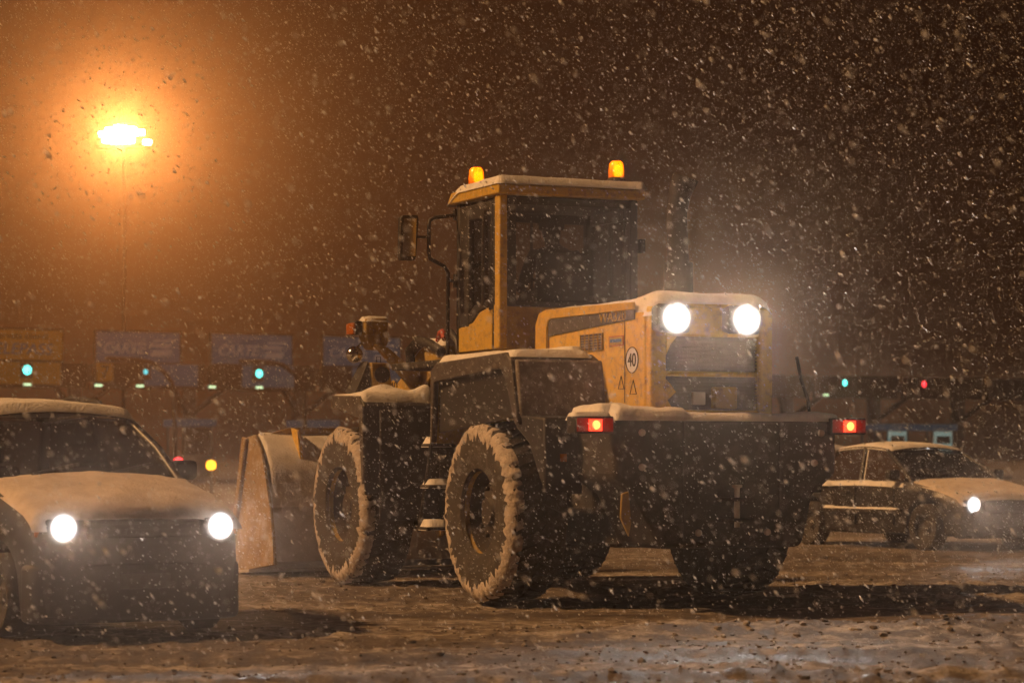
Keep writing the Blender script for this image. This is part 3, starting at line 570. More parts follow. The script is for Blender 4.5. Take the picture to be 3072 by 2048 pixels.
hl = part('head_lamp_unit', 'yellow_worn', ld, lambda b: b.prism([(.83, 1.78), (.87, 2.07), (1.05, 2.075), (1.03, 1.78)], 'x', 3.05, 3.22), bevel=.012)
part('lamp_back', 'black_plastic', hl, lambda b: b.lathe([(.075, 3.03), (.075, 3.049)], 18, 'x', (0, .945, 1.96)))
part('lamp_shade', 'black_plastic', hl, lambda b: b.add([(3.1, 1.06, 2.09), (3.05, 1.21, 1.79), (3.05, 1.04, 1.79), (3.3, 1.06, 2.09), (3.35, 1.21, 1.79), (3.35, 1.04, 1.79)], [(0, 1, 2), (3, 5, 4), (0, 3, 4, 1), (1, 4, 5, 2), (2, 5, 3, 0)]), bevel=.006)
part('handle', 'black_iron', hl, lambda b: b.tube([(3.12, .93, 2.075), (3.12, .93, 2.13), (3.12, .97, 2.13), (3.12, .97, 2.075)], .005, 6))
# bucket
prof = [(5.66, 1.37), (5.42, 1.40), (5.24, 1.24), (5.09, .98), (4.95, .68), (4.87, .40), (4.86, .16), (6.10, .035)]
inn = [(5.66, 1.33), (5.44, 1.36), (5.28, 1.21), (5.14, .96), (5.0, .68), (4.92, .40), (4.91, .20), (6.08, .075)]
bucket = part('bucket', 'steel', ld, lambda b: b.prism(prof+inn[::-1], 'y', -1.38, 1.38), smooth=40)
for y in (1.38, -1.38):
    part('side_plate', 'bucket_plate', bucket, lambda b: b.prism([(5.68, 1.39), (5.40, 1.42), (5.20, 1.25), (5.06, .98), (4.92, .68), (4.84, .40), (4.80, .13), (6.14, .0), (6.02, .32)], 'y', y-(.0 if y > 0 else .035), y+(.035 if y > 0 else 0)), bevel=.008)
    part('edge_bar', 'bucket_plate', bucket, lambda b: b.prism([(5.58, 1.38), (5.70, 1.40), (6.10, .3), (6.0, .3)], 'y', y+(.036 if y > 0 else -.075), y+(.075 if y > 0 else -.036)), bevel=.01)
part('cutting_edge', 'steel', bucket, lambda b: b.prism([(5.5, .03), (5.5, .06), (6.22, .02), (6.22, -.005)], 'y', -1.44, 1.44))
part('spill_guard', 'yellow_worn', bucket, lambda b: b.add([(5.38, 1.36, 1.40), (5.38, 1.05, 1.49), (5.38, -1.05, 1.49), (5.38, -1.36, 1.40), (5.42, 1.36, 1.40), (5.42, 1.05, 1.49), (5.42, -1.05, 1.49), (5.42, -1.36, 1.40)], [(0, 1, 2, 3), (4, 7, 6, 5), (0, 4, 5, 1), (1, 5, 6, 2), (2, 6, 7, 3), (3, 7, 4, 0)]))
for y in (1.02, -1.02):
    part('gusset', 'yellow_paint', bucket, lambda b: b.prism([(5.38, 1.49), (5.18, 1.46), (5.06, 1.10), (5.14, 1.12), (5.22, 1.25)], 'y', y-.02, y+.02), bevel=.006)
for y in (.46, -.46):
    part('hinge_ear', 'yellow_worn', bucket, lambda b: b.prism([(5.0, .85), (4.72, .62), (4.74, .4), (4.88, .35)], 'y', y-.12, y-.08).prism([(5.0, .85), (4.72, .62), (4.74, .4), (4.88, .35)], 'y', y+.08, y+.12), bevel=.006)
def bz(x, y):
    xs = [p[0] for p in prof[1:6]][::-1]; zs = [p[1] for p in prof[1:6]][::-1]
    return float(np.interp(x, xs, zs))
snow_cap('snow_layer', bucket, 4.955, 5.42, -1.36, 1.37, lambda x, y: .66+.77*(max(0, x-4.955)/.465)**.36, .03, 91, .018, .06, rough=.5, drop=.01)
# interior
seat = part('driver_seat', 'seat', ld, lambda b: b.box(1.05, 1.45, -.22, .26, 2.42, 2.54).box(1.0, 1.12, -.22, .26, 2.5, 2.98).box(1.15, 1.35, -.1, .14, 2.12, 2.42), bevel=.04, seg=3)
col = part('steering_column', 'black_plastic', ld, lambda b: b.tube([(1.70, .02, 2.12), (1.62, .02, 2.68)], .04, 10))
part('steering_wheel', 'black_plastic', col, lambda b: b.tube([(1.62+.06*math.cos(t*math.pi/12), .02+.19*math.sin(t*math.pi/12), 2.70+.17*math.cos(t*math.pi/12)*.5) for t in range(25)], .014, 6), smooth=60)
part('console', 'black_plastic', ld, lambda b: b.box(1.05, 1.6, -.54, -.28, 2.12, 2.62), bevel=.03)

# ---------------------------------------------------------------- driver (one skinned body in loader coordinates)
def skin_body(name, m, parent, nodes, edges, root):
    me = bpy.data.meshes.new(name); me.from_pydata([n[0] for n in nodes], edges, [])
    o = bpy.data.objects.new(name, me); C.objects.link(o); o.parent = parent
    sk = o.modifiers.new('skin', 'SKIN'); sk.use_smooth_shade = True
    for i, n in enumerate(nodes):
        r = n[1]; me.skin_vertices[0].data[i].radius = r if isinstance(r, tuple) else (r, r)
        me.skin_vertices[0].data[i].use_root = (i == root)
    ss = o.modifiers.new('sub', 'SUBSURF'); ss.levels = ss.render_levels = 2
    me.materials.append(MATS[m]); return o
pn = [((1.22, .02, 2.62), (.17, .13)), ((1.2, .02, 2.78), (.16, .12)), ((1.22, .02, 2.94), (.19, .125)), ((1.25, .02, 3.02), (.10, .09)), ((1.27, .02, 3.07), .058), ((1.29, .02, 3.13), .085), ((1.295, .02, 3.21), .095), ((1.29, .02, 3.265), .06)]
pe = [(i, i+1) for i in range(7)]
def addn(prev, pts):
    for p, r in pts: pn.append((p, r)); pe.append((prev, len(pn)-1)); prev = len(pn)-1
    return prev
for s in (1, -1):
    w = addn(2, [((1.23, .02+s*.19, 2.97), .075), ((1.27, .02+s*.26, 2.78), .058), ((1.32, .02+s*.27, 2.68), .05), ((1.48, .02+s*.20, 2.71), .04), ((1.56, .02+s*.17, 2.73), .034)])
    for f in range(4):
        addn(w, [((1.60, .02+s*(.145+.017*f), 2.765-.006*f), .011), ((1.635, .02+s*(.145+.017*f), 2.755-.006*f), .009), ((1.635, .02+s*(.145+.017*f), 2.725-.006*f), .008)])
    addn(w, [((1.585, .02+s*.12, 2.75), .011), ((1.61, .02+s*.10, 2.74), .009)])
    addn(0, [((1.3, .02+s*.11, 2.62), .09), ((1.58, .02+s*.14, 2.60), .072), ((1.62, .02+s*.14, 2.38), .055), ((1.64, .02+s*.14, 2.19), .045), ((1.74, .02+s*.14, 2.16), .04)])
person = thing('person', 'driver in dark jacket and cap seated at the wheel inside the loader cab', 'person', (0, 0, 0), 0)
person.location = ld.location; person.rotation_euler = ld.rotation_euler
body = skin_body('body', 'cloth_dark', person, pn, pe, 0)
part('cap', 'cloth_dark', person, lambda b: b.lathe([(.112, 3.20), (.115, 3.25), (.095, 3.30), (.05, 3.325), (.001, 3.33)], 20, 'z', (1.29, .02, 0), caps=False).add([(1.36, -.05, 3.215), (1.36, .09, 3.215), (1.46, .06, 3.20), (1.46, -.02, 3.20)], [(0, 1, 2, 3)]), smooth=60)
part('face', 'skin', person, lambda b: b.lathe([(.001, .015), (.03, .012), (.06, -.01), (.075, -.05)], 16, 'x', (1.385, .02, 3.15), caps=False).add([(1.395, .0, 3.17), (1.395, .04, 3.17), (1.42, .02, 3.135), (1.395, .0, 3.125), (1.395, .04, 3.125)], [(0, 2, 1), (0, 3, 2), (1, 2, 4), (3, 4, 2)]), smooth=60)

# ---------------------------------------------------------------- cars
def car(name, label, loc, rz, P):
    t = thing(name, label, 'car', loc, rz)
    L, W = P['L'], P['W']; hw = W/2; zb = P.get('zb', .20); RW = P.get('R', .29); paint = P['paint']
    xs = np.array([p[0] for p in P['st']]); zt = np.array([p[1] for p in P['st']]); zs = np.array([p[2] for p in P['st']]); ws = np.array([p[3] for p in P['st']])
    f_t = lambda x: float(np.interp(x, xs, zt)); f_s = lambda x: float(np.interp(x, xs, zs)); f_w = lambda x: float(np.interp(x, xs, ws))
    def arch(x):
        z = zb
        for xc in (P['xf'], P['xr']):
            d = (RW+.06)**2-(x-xc)**2
            if d > 0: z = max(z, RW+math.sqrt(d))
        return z
    def half(x):
        w, s, tt, zl = f_w(x), f_s(x), f_t(x), max(arch(x), zb); zl = min(zl, s-.12)
        return [(0, zl), (.86*w, zl), (.97*w, zl+.03), (w, zl+.55*(s-zl)), (.985*w, s-.07), (.93*w, s), (.62*w, s+.75*(tt-s)), (0, tt)]
    X = np.unique(np.concatenate([np.linspace(-L/2, L/2, 92), xs]))
    def body(b):
        vs = []
        for x in X:
            h = half(x); vs += [(x, p[0], p[1]) for p in h]+[(x, -p[0], p[1]) for p in h[-2:0:-1]]
        n = 14; fs = [(i*n+k, i*n+(k+1) % n, (i+1)*n+(k+1) % n, (i+1)*n+k) for i in range(len(X)-1) for k in range(n)]
        b.add(vs, fs+[tuple(range(n)), tuple((len(X)-1)*n+k for k in range(n))])
    part('body', paint, t, body, smooth=38)
    bx('underbody', 'black_iron', t, -L/2+.15, L/2-.2, -hw+.35, hw-.35, .19, .55)
    topz = lambda x, y: float(np.interp(abs(y), [0, .62*f_w(x), .93*f_w(x)], [f_t(x), f_s(x)+.75*(f_t(x)-f_s(x)), f_s(x)]))
    wb, rfx, rr, bb, belt, rz_, yb, yr = P['wb'], P['rf'], P['rr'], P['bb'], P['belt'], P['roof'], P['yb'], P['yr']
    roofz = lambda x, y: rz_+.05*(1-(y/yr)**2)-.035*((x-(rfx+rr)/2)/((rfx-rr)/2))**2-.015
    part('roof', paint, t, lambda b: b.grid(lambda u, v: ((rr-.03)+(rfx-rr+.06)*u, -yr-.01+2*(yr+.01)*v, roofz((rr-.03)+(rfx-rr+.06)*u, -yr+2*yr*v)), 20, 14), solid=.03, smooth=60)
    for s in (1, -1):
        A0, A1 = (wb, s*yb, f_s(wb)-.02), (rfx, s*yr, roofz(rfx, yr)-.01)
        C0, C1 = (bb, s*yb, f_s(bb)-.02), (rr, s*yr, roofz(rr, yr)-.01)
        xm = P['xb']; B0, B1 = (xm, s*(yb+.01), f_s(xm)-.02), (xm-.10, s*yr, roofz(xm-.1, yr)-.01)
        part('pillar', paint, t, lambda b: b.tube([A0, ((A0[0]+A1[0])/2+.02, (A0[1]+A1[1])/2+s*.015, (A0[2]+A1[2])/2+.02), A1], .032, 8), smooth=60)
        part('pillar', paint, t, lambda b: b.tube([C0, ((C0[0]+C1[0])/2-.03, (C0[1]+C1[1])/2+s*.015, (C0[2]+C1[2])/2+.03), C1], [.075, .065, .04], 8), smooth=60)
        part('pillar', 'black_plastic', t, lambda b: b.tube([B0, B1], .035, 8), smooth=60)
        part('window_glass', 'car_glass', t, lambda b: b.add([A0, A1, B1, B0], [(0, 1, 2, 3)]))
        part('window_glass', 'car_glass', t, lambda b: b.add([B0, B1, C1, C0], [(0, 1, 2, 3)]))
        mo = part('wing_mirror', 'black_plastic', t, lambda b: b.box(wb-.32, wb-.20, s*(yb+.04)-.0, s*(yb+.22), f_s(wb-.2)+.02, f_s(wb-.2)+.16) if s > 0 else b.box(wb-.32, wb-.20, s*(yb+.22), s*(yb+.04), f_s(wb-.2)+.02, f_s(wb-.2)+.16), bevel=.035, seg=3)
        for xc in (P['xf'], P['xr']):
            yw = s*(hw-.115)
            w = part('wheel', 'black_iron', t, lambda b: b.lathe([(.0, .055*s), (.05, .055*s), (.09, .02*s), (.17, .03*s), (.19, .05*s), (.19, -.06*s)], 28, 'y', caps=False), smooth=40)
            w.location = (xc, yw, RW)
            part('tyre', 'rubber', w, lambda b: b.lathe([(.185, -.085), (.21, -.095), (RW-.03, -.10), (RW, -.07), (RW, .07), (RW-.03, .10), (.21, .095), (.185, .085)], 40, 'y', caps=False), smooth=45)
        bx('side_moulding', 'black_plastic', t, P['xr']+RW+.1, P['xf']-RW-.1, *sorted((s*(hw-.005), s*(hw+.03))), .47, .53, bevel=.008)
        bx('door_handle', 'black_plastic', t, xm-.3, xm-.14, *sorted((s*(hw-.01), s*(hw+.025))), f_s(xm)-.17, f_s(xm)-.13, bevel=.008)
        for xd in (xm-.02, wb-.28): bx('door_gap', 'black_iron', t, xd-.004, xd+.004, *sorted((s*(hw*.97), s*(hw+.002))), .32, f_s(xm)-.06)
        # head lamps
        hx, hy, hz, hr = P['hx'], P['hy'], P['hz'], P['hr']
        h = part('head_lamp', 'black_plastic', t, lambda b: b.box(hx-.12, hx-.01, s*hy-.10, s*hy+.10, hz-.08, hz+.06), bevel=.03)
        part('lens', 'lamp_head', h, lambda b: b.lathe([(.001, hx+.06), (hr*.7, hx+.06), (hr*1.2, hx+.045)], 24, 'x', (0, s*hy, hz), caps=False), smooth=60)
        if P.get('turn', True): bx('turn_signal', 'amber_plastic', t, hx-.10, hx-.03, *sorted((s*(hy+.12), s*(hy+.16))), hz-.06, hz+.05, bevel=.01)
        light('head_light', 'SPOT', h, (hx+.14, s*hy, hz), P['watt'], (1, .97, .95), .06, (1, 0, P.get('aim', -.03)), P.get('cone', 110), .9).scale = (1, .26, 1)
        bx('tail_lamp', 'red_plastic', t, -L/2-.01, -L/2+.08, *sorted((s*(hw-.28), s*(hw-.10))), .62, .78, bevel=.01)
    def pane(b, x0, y0, z0, x1, y1, z1, bulge):
        b.grid(lambda u, v: (x0+(x1-x0)*v+bulge*(1-(2*u-1)**2), (2*u-1)*(y0+(y1-y0)*v), z0+(z1-z0)*v), 10, 4)
    part('windshield', 'car_glass', t, lambda b: pane(b, wb, yb, f_s(wb)-.01, rfx, yr, roofz(rfx, yr), .05), smooth=60)
    part('rear_window', 'car_glass', t, lambda b: pane(b, bb, yb-.03, f_s(bb)-.01, rr, yr-.02, roofz(rr, yr), -.04), smooth=60)
    part('front_bumper', 'black_plastic', t, lambda b: b.prism([(L/2-.22, -hw+.02), (L/2-.10, -hw+.07), (L/2-.01, -hw+.25), (L/2+.025, -.3), (L/2+.025, .3), (L/2-.01, hw-.25), (L/2-.10, hw-.07), (L/2-.22, hw-.02)], 'z', zb-.02, .50), bevel=.04, seg=3)
    bx('rear_bumper', 'black_plastic', t, -L/2-.05, -L/2+.14, -hw+.05, hw-.05, .30, .52, bevel=.05, seg=3)
    g = bx('front_grille', 'black_iron', t, L/2-.06, L/2+.005, -P['hy']+.16, P['hy']-.16, P['hz']-.07, P['hz']+.05, bevel=.01)
    for k in range(3): bx('slat', 'black_plastic', g, L/2+.006, L/2+.015, -P['hy']+.17, P['hy']-.17, P['hz']-.055+.035*k, P['hz']-.045+.035*k)
    bx('number_plate', 'plate_dirty', t, L/2+.021, L/2+.028, -.18, .18, .33, .43, bevel=.003)
    for s in (.10, -.45): part('wiper', 'black_plastic', t, lambda b: b.tube([(wb+.08, s, f_t(wb)+.02), (wb-.02, s+.38, f_t(wb)+.09)], .012, 6))
    for s in (1, -1):
        st_ = bx('front_seat', 'seat', t, wb-1.05, wb-.92, s*.36-.22, s*.36+.22, belt-.3, belt+.13, bevel=.04)
        bx('headrest', 'seat', st_, wb-1.06, wb-.97, s*.36-.12, s*.36+.12, belt+.15, belt+.30, bevel=.03)
    bx('dashboard', 'black_plastic', t, wb-.55, wb-.1, -yb+.06, yb-.06, belt-.2, f_s(wb)+.012, bevel=.02)
    hs = snow_cap('snow_layer', t, wb-.02, L/2-.07, -hw*.93, hw*.93, topz, P['snow'], P['seed'], .04, .14, rough=.9, drop=.02, m=P.get('hood_snow', 'snow'))
    snow_cap('snow_layer', t, rr-.06, rfx+.07, -yr-.02, yr+.02, lambda x, y: roofz(min(max(x, rr), rfx), y)+.014, P['snow']*1.1, P['seed']+1, .04, .14, rough=.4, drop=.02, tmod=P.get('roofmod'))
    if P.get('deck'): snow_cap('snow_layer', t, -L/2+.05, bb+.02, -hw*.9, hw*.9, topz, P['snow'], P['seed']+2, .05, .10, rough=.5, drop=.02)
    for s in (1, -1):
        snow_cap('snow_layer', t, P['xr']+RW+.12, P['xf']-RW-.15, *sorted((s*(hw-.02), s*(hw+.035))), lambda x, y: .528, .026, P['seed']+5, .03, .025, rough=1.9, drop=.008)
        snow_cap('snow_layer', t, bb+.1, wb-.1, *sorted((s*(yb+.012), s*(hw-.005))), lambda x, y: f_s(x)-.03*max(0, (abs(y)-yb)/.06), .025, P['seed']+6, .04, .03, rough=.8, drop=.015)
    if P.get('rear_snow'):
        n = 14
        def P_(u, v):
            x0, z0, y0 = bb, f_s(bb), yb; x1, z1, y1 = rr, roofz(rr, yr), yr
            th = P['snow']*.7*(math.sin(math.pi*min(max(u, .02), .98))**.4)
            return (x0+(x1-x0)*v-.045*(1-(2*u-1)**2)-th*.7, (2*u-1)*(y0+(y1-y0)*v)*1.02, z0+(z1-z0)*v+th*.7+.02*float(fbm(u*5, v*4, P['seed'])))
        part('snow_layer', 'snow', t, lambda b: b.grid(P_, n, 10), smooth=80)
    return t
TH = R(32); dirx, diry = math.sin(TH), -math.cos(TH)
# compact car: mid point of the head lamps at (-2.5, 16.8)
st_a = [(-1.85, .80, .72, .66), (-1.78, .98, .92, .74), (-1.5, 1.02, .98, .79), (.2, 1.03, 1.0, .80), (.92, 1.06, 1.02, .80), (1.1, 1.02, .97, .80), (1.45, .93, .88, .785), (1.62, .885, .835, .765), (1.73, .83, .78, .73), (1.80, .75, .71, .67), (1.835, .68, .64, .60), (1.85, .60, .56, .50)]
def roofdent(X, Y):
    d = 1-.95*np.exp(-(((X+.25)/.16)**2+((Y+.02)/.20)**2)**2)
    for (cx, cy) in ((-.2, -.42), (-.2, .34)):
        d = d*(1-.85*np.exp(-(((X-cx-(Y-cy)*.5)/.05)**2+((Y-cy)/.14)**2)))
    return d
car_a = car('compact_car', 'dark compact car with snow on bonnet and roof and both headlights glaring', (-2.5-1.72*dirx, 16.8-1.72*diry, 0), math.atan2(diry, dirx),
            dict(L=3.7, W=1.62, paint='car_dark', st=st_a, xf=1.2, xr=-1.2, wb=.92, rf=.24, rr=-1.35, bb=-1.72, belt=1.0, roof=1.525, yb=.70, yr=.58, xb=-.35, hx=1.78, hy=.56, hz=.735, hr=.135, watt=HEAD_W, snow=.055, seed=101, roofmod=roofdent, R=.28, zb=.13, hood_snow='snow_tan'))
part('roof_rail', 'black_plastic', car_a, lambda b: b.tube([(-.1, .54, 1.53), (-.25, .56, 1.60), (-.8, .56, 1.64), (-1.2, .55, 1.59), (-1.3, .54, 1.49)], .022, 8), smooth=60)
part('roof_rail', 'black_plastic', car_a, lambda b: b.tube([(-.1, -.54, 1.53), (-.25, -.56, 1.58), (-.8, -.56, 1.59), (-1.2, -.55, 1.58), (-1.3, -.54, 1.49)], .022, 8), smooth=60)
# black hatchback: right front wheel at (5.37, 32)
TH2 = R(29.5); dx2, dy2 = math.sin(TH2), -math.cos(TH2)
def car_origin(wx, wy, th, xf, yw):      # centre of a car from the place of its right front wheel
    dx, dy = math.sin(th), -math.cos(th); rx, ry = dy, -dx
    return (wx-xf*dx-yw*rx, wy-xf*dy-yw*ry, 0)
st_b = [(-2.05, .62, .58, .64), (-2.0, .78, .74, .72), (-1.85, .90, .84, .77), (-1.5, .93, .87, .80), (0, .93, .89, .83), (.95, .92, .87, .83), (1.5, .84, .78, .815), (1.85, .74, .69, .78), (1.98, .64, .60, .74), (2.05, .52, .48, .68)]
car('hatchback', 'black three-door hatchback with snow along its roof, bonnet and door strip', car_origin(5.28, 32.0, TH2, 1.25, .72), math.atan2(dy2, dx2),
    dict(L=4.1, W=1.68, paint='car_black', st=st_b, xf=1.25, xr=-1.2, wb=.95, rf=.25, rr=-.80, bb=-1.66, belt=.88, roof=1.33, yb=.73, yr=.58, xb=-.12, hx=1.97, hy=.64, hz=.60, hr=.15, watt=HEADFAR_W, aim=-.06, cone=105, turn=False, hood_snow='snow_tan', snow=.022, seed=131, deck=True, rear_snow=True, R=.30))
# pale car behind it
st_c = st_b
car('pale_car', 'pale car mostly hidden behind the loader tyre and the black hatchback', car_origin(5.05, 40.5, R(34), 1.25, .72), math.atan2(-math.cos(R(34)), math.sin(R(34))),
    dict(L=4.1, W=1.68, paint='car_pale', st=st_b, xf=1.25, xr=-1.2, wb=.95, rf=.25, rr=-.95, bb=-1.6, belt=.88, roof=1.35, yb=.73, yr=.60, xb=-.12, hx=1.97, hy=.56, hz=.60, hr=.075, watt=HEADFAR_W*.2, snow=.05, seed=151, deck=True, R=.29))

# ---------------------------------------------------------------- toll plaza
PA = math.atan2(.45, .89); PB = Vector((-17.2, 116, 0)); PU = Vector((math.cos(PA), math.sin(PA), 0)); PV = Vector((-math.sin(PA), math.cos(PA), 0))
def pz(u, v=0, z=0): p = PB+PU*u+PV*v; return (p.x, p.y, z)
can = thing('toll_canopy', 'long flat toll plaza canopy with dark fascia reaching across the lanes', 'canopy', pz(0), PA)
bx('roof_slab', 'concrete', can, -16, 60, .35, 11, 4.9, 5.4, bevel=.02)
for k in range(13):
    u = -13.4+5.6*k
    bx('fascia_panel', 'fascia', can, u+.15, u+5.45, .02, .34, 4.28, 5.46, bevel=.02)
    bx('column', 'concrete', can, u-.25, u+.25, 2.2, 2.8, 0, 4.9, bevel=.02)
    part('strut', 'fascia', can, lambda b: b.tube([(u, 2.4, 3.1), (u-1.3, 1.2, 4.4)], .14, 6).tube([(u, 2.4, 3.1), (u+1.3, 1.2, 4.4)], .14, 6))
def toll_sign(u, label, yellow=False):
    s = thing('toll_sign', label, 'sign', pz(u, -.02, 5.53), PA)
    bx('board', 'sign_yellow' if yellow else 'sign_blue', s, -2.0, 2.0, 0, .12, 0, 1.36)
    fm = 'sign_black'
    for a in ((-2.06, 2.06, -.04, .14, -.07, .0), (-2.06, 2.06, -.04, .14, 1.36, 1.43), (-2.06, -2.0, -.04, .14, 0, 1.36), (2.0, 2.06, -.04, .14, 0, 1.36)): bx('frame_bar', fm, s, *a)
    for x in (-1.45, 1.45): bx('bracket', 'fascia', s, x-.05, x+.05, .12, .3, -.5, .9)
    if yellow:
        text('lettering', 'riservata clienti', .40, face_frame((-.05, -.01, 1.08), (1, 0, 0)), 'sign_black', s, depth=.01, sx=1.12)
        text('lettering', 'TELEPASS', .72, face_frame((-.05, -.01, .48), (1, 0, 0)), 'sign_blue', s, shear=.2, depth=.01, sx=1.03)
    else:
        text('lettering', 'CARTE', .68, face_frame((-.72, -.01, .60), (1, 0, 0)), 'sign_letter', s, shear=.25, depth=.01, sx=.95)
        part('card_symbol', 'sign_letter', s, lambda b: b.prism([(.75, .95), (1.72, .95), (1.72, 1.04), (.82, 1.04)], 'y', -.02, -.001).prism([(.55, .70), (1.45, .70), (1.62, .84), (.62, .84)], 'y', -.02, -.001).prism([(.62, .30), (1.5, .30), (1.6, .55), (.7, .55)], 'y', -.02, -.001))
    return s
toll_sign(-5.55, 'yellow lane sign reading TELEPASS above the toll canopy', True)
for u, l in ((.03, 'blue CARTE lane sign next to the yellow TELEPASS sign'), (5.6, 'blue CARTE lane sign between two other CARTE signs'), (11.2, 'blue CARTE lane sign partly hidden behind the loader lamp arm')): toll_sign(u, l)
for u, m, l in ((-5.55, 'sign_yellow', 'plain yellow panel on the fascia under the TELEPASS sign'), (12.0, 'sign_blue', 'plain blue panel on the fascia beside the loader lamp arm'), (6.4, 'sign_blue', 'blue panel on the fascia under the middle CARTE sign'), (1.6, 'sign_blue', 'blue panel on the fascia right of the orange lane number')):
    o = MB().box(-1.9 if m == 'sign_yellow' else -1.3, 1.9 if m == 'sign_yellow' else 1.3, -.06, -.002, .2, 1.2).build('fascia_sign', m, None, bevel=.01); o.location = pz(u, 0, 4.25); o.rotation_euler = (0, 0, PA); tag(o, l, 'sign')
ln = thing('lane_number', 'small orange lane number board reading 7 on the canopy fascia', 'sign', pz(-1.58, -.08, 4.62), PA)
bx('board', 'sign_yellow', ln, -.38, .38, -.06, 0, 0, .82, bevel=.01); text('lettering', '7', .8, face_frame((0, -.064, .41), (1, 0, 0)), 'sign_black', ln)
def signal(u, mt, label, rad=.17, grp='green lane signals'):
    s = thing('lane_signal', label, 'traffic light', pz(u, -.12, 4.72), PA, grp)
    bx('housing', 'sign_black', s, -.26, .26, -.12, .08, 0, .68, bevel=.02)
    part('visor', 'sign_black', s, lambda b: b.lathe([(rad+.03, 0), (rad+.03, .16)], 16, 'y', (0, -.28, .36), caps=False), solid=.01)
    part('lens', mt, s, lambda b: b.lathe([(.001, -.16), (rad*.7, -.15), (rad, -.125)], 20, 'y', (0, 0, .36), caps=False), smooth=60)
    return s
signal(-5.25, 'lamp_cyan', 'glowing green lane signal below the TELEPASS sign', .20, None)
signal(.30, 'lamp_cyan_weak', 'faint green lane signal half hidden by a curved post', .12, None)
signal(5.85, 'lamp_cyan', 'glowing green lane signal under the CARTE sign beside the gooseneck post', .18, None)
signal(38.8, 'lamp_cyan', 'glowing green lane signal above the black hatchback', .17, None)
signal(43.9, 'lamp_red_signal', 'red lane signal shining above the black hatchback', .17, None)
for i, u in enumerate((-5.25, -1.95, .02, 3.52, 5.85, 37.6)):
    o = part('fascia_lamp', 'galv', None, lambda b: b.box(-.24, .24, -.2, .1, 0, .1)); o.location = pz(u, -.1, 4.38); o.rotation_euler = (0, 0, PA)
    tag(o, 'small white-green strip lamp along the lower edge of the canopy fascia', 'lamp', 'strip lamps on the canopy fascia')
    part('tube', 'lamp_tube', o, lambda b: b.box(-.17, .17, -.215, -.202, .005, .095))
def goose(u, label):
    g = part('gooseneck_post', 'fascia', None, lambda b: b.tube([(0, 0, 0), (0, 0, 4.0), (-.12, 0, 4.5), (-.5, 0, 5.0), (-1.1, 0, 5.4), (-1.7, 0, 5.52), (-3.2, 0, 5.55)], .10, 10), smooth=60)
    g.location = pz(u, -3.0); g.rotation_euler = (0, 0, PA); tag(g, label, 'post'); return g
goose(.75, 'curved gooseneck steel post beside the faint green lane signal'); goose(7.05, 'curved gooseneck steel post between the middle and last CARTE lanes')
def booth(u, label, lit=False, grp=None):
    s = thing('toll_booth', label, 'toll booth', pz(u, 1.5), PA, grp)
    bx('island', 'concrete', s, -.9, .9, -6, 6, 0, .2, bevel=.03)
    bx('base', 'booth_white', s, -.7, .7, -1.2, 1.2, .2, 1.3, bevel=.02)
    [bx('post', 'galv', s, x-.04, x+.04, y-.04, y+.04, 1.3, 2.6) for x in (-.66, .66) for y in (-1.16, 1.16)]
    bx('window_glass', 'booth_window' if lit else 'car_glass', s, -.6, .6, -1.17, -1.15, 1.32, 2.55)
    bx('cap', 'sign_blue', s, -.85, .85, -1.35, 1.35, 2.6, 2.95, bevel=.02)
    bx('screen', 'sign_black', s, -.45, .45, -1.25, -1.21, 1.9, 2.3); return s
for u, l in ((-2.7, 'toll booth behind the roof of the dark compact car'), (3.05, 'pale toll booth with blue cap under the CARTE signs'), (9.3, 'pale toll booth with blue cap behind the loader bucket'), (14.3, 'toll booth hidden behind the front of the loader'), (36.5, 'dim toll booth behind the rear of the black hatchback')): booth(u, l)
booth(42.6, 'lit toll booth window glowing pale green over the hatchback roof', True, None); booth(45.6, 'second lit toll booth window beside the red lane signal', True, None)
# warning lamps near the lanes
def warn(loc, m, h, label, cat='lamp'):
    s = thing('warning_lamp', label, cat, loc)
    part('post', 'galv', s, lambda b: b.tube([(0, 0, 0), (0, 0, h-.1)], .035, 8).box(-.1, .1, -.1, .1, 0, .06)); part('lens', m, s, lambda b: b.lathe([(.05, h-.12), (.11, h-.08), (.12, h), (.10, h+.08), (.001, h+.12)], 16, 'z', caps=False), smooth=60); return s
warn(((485-1176)/5800*60, 60, 0), 'lamp_amber', 1.0, 'amber warning lamp on a low post behind the dark compact car')
warn(((410-1176)/5800*66, 66, 0), 'lamp_red_signal', 1.07, 'small red marker lamp on a low post behind the compact car mirror')

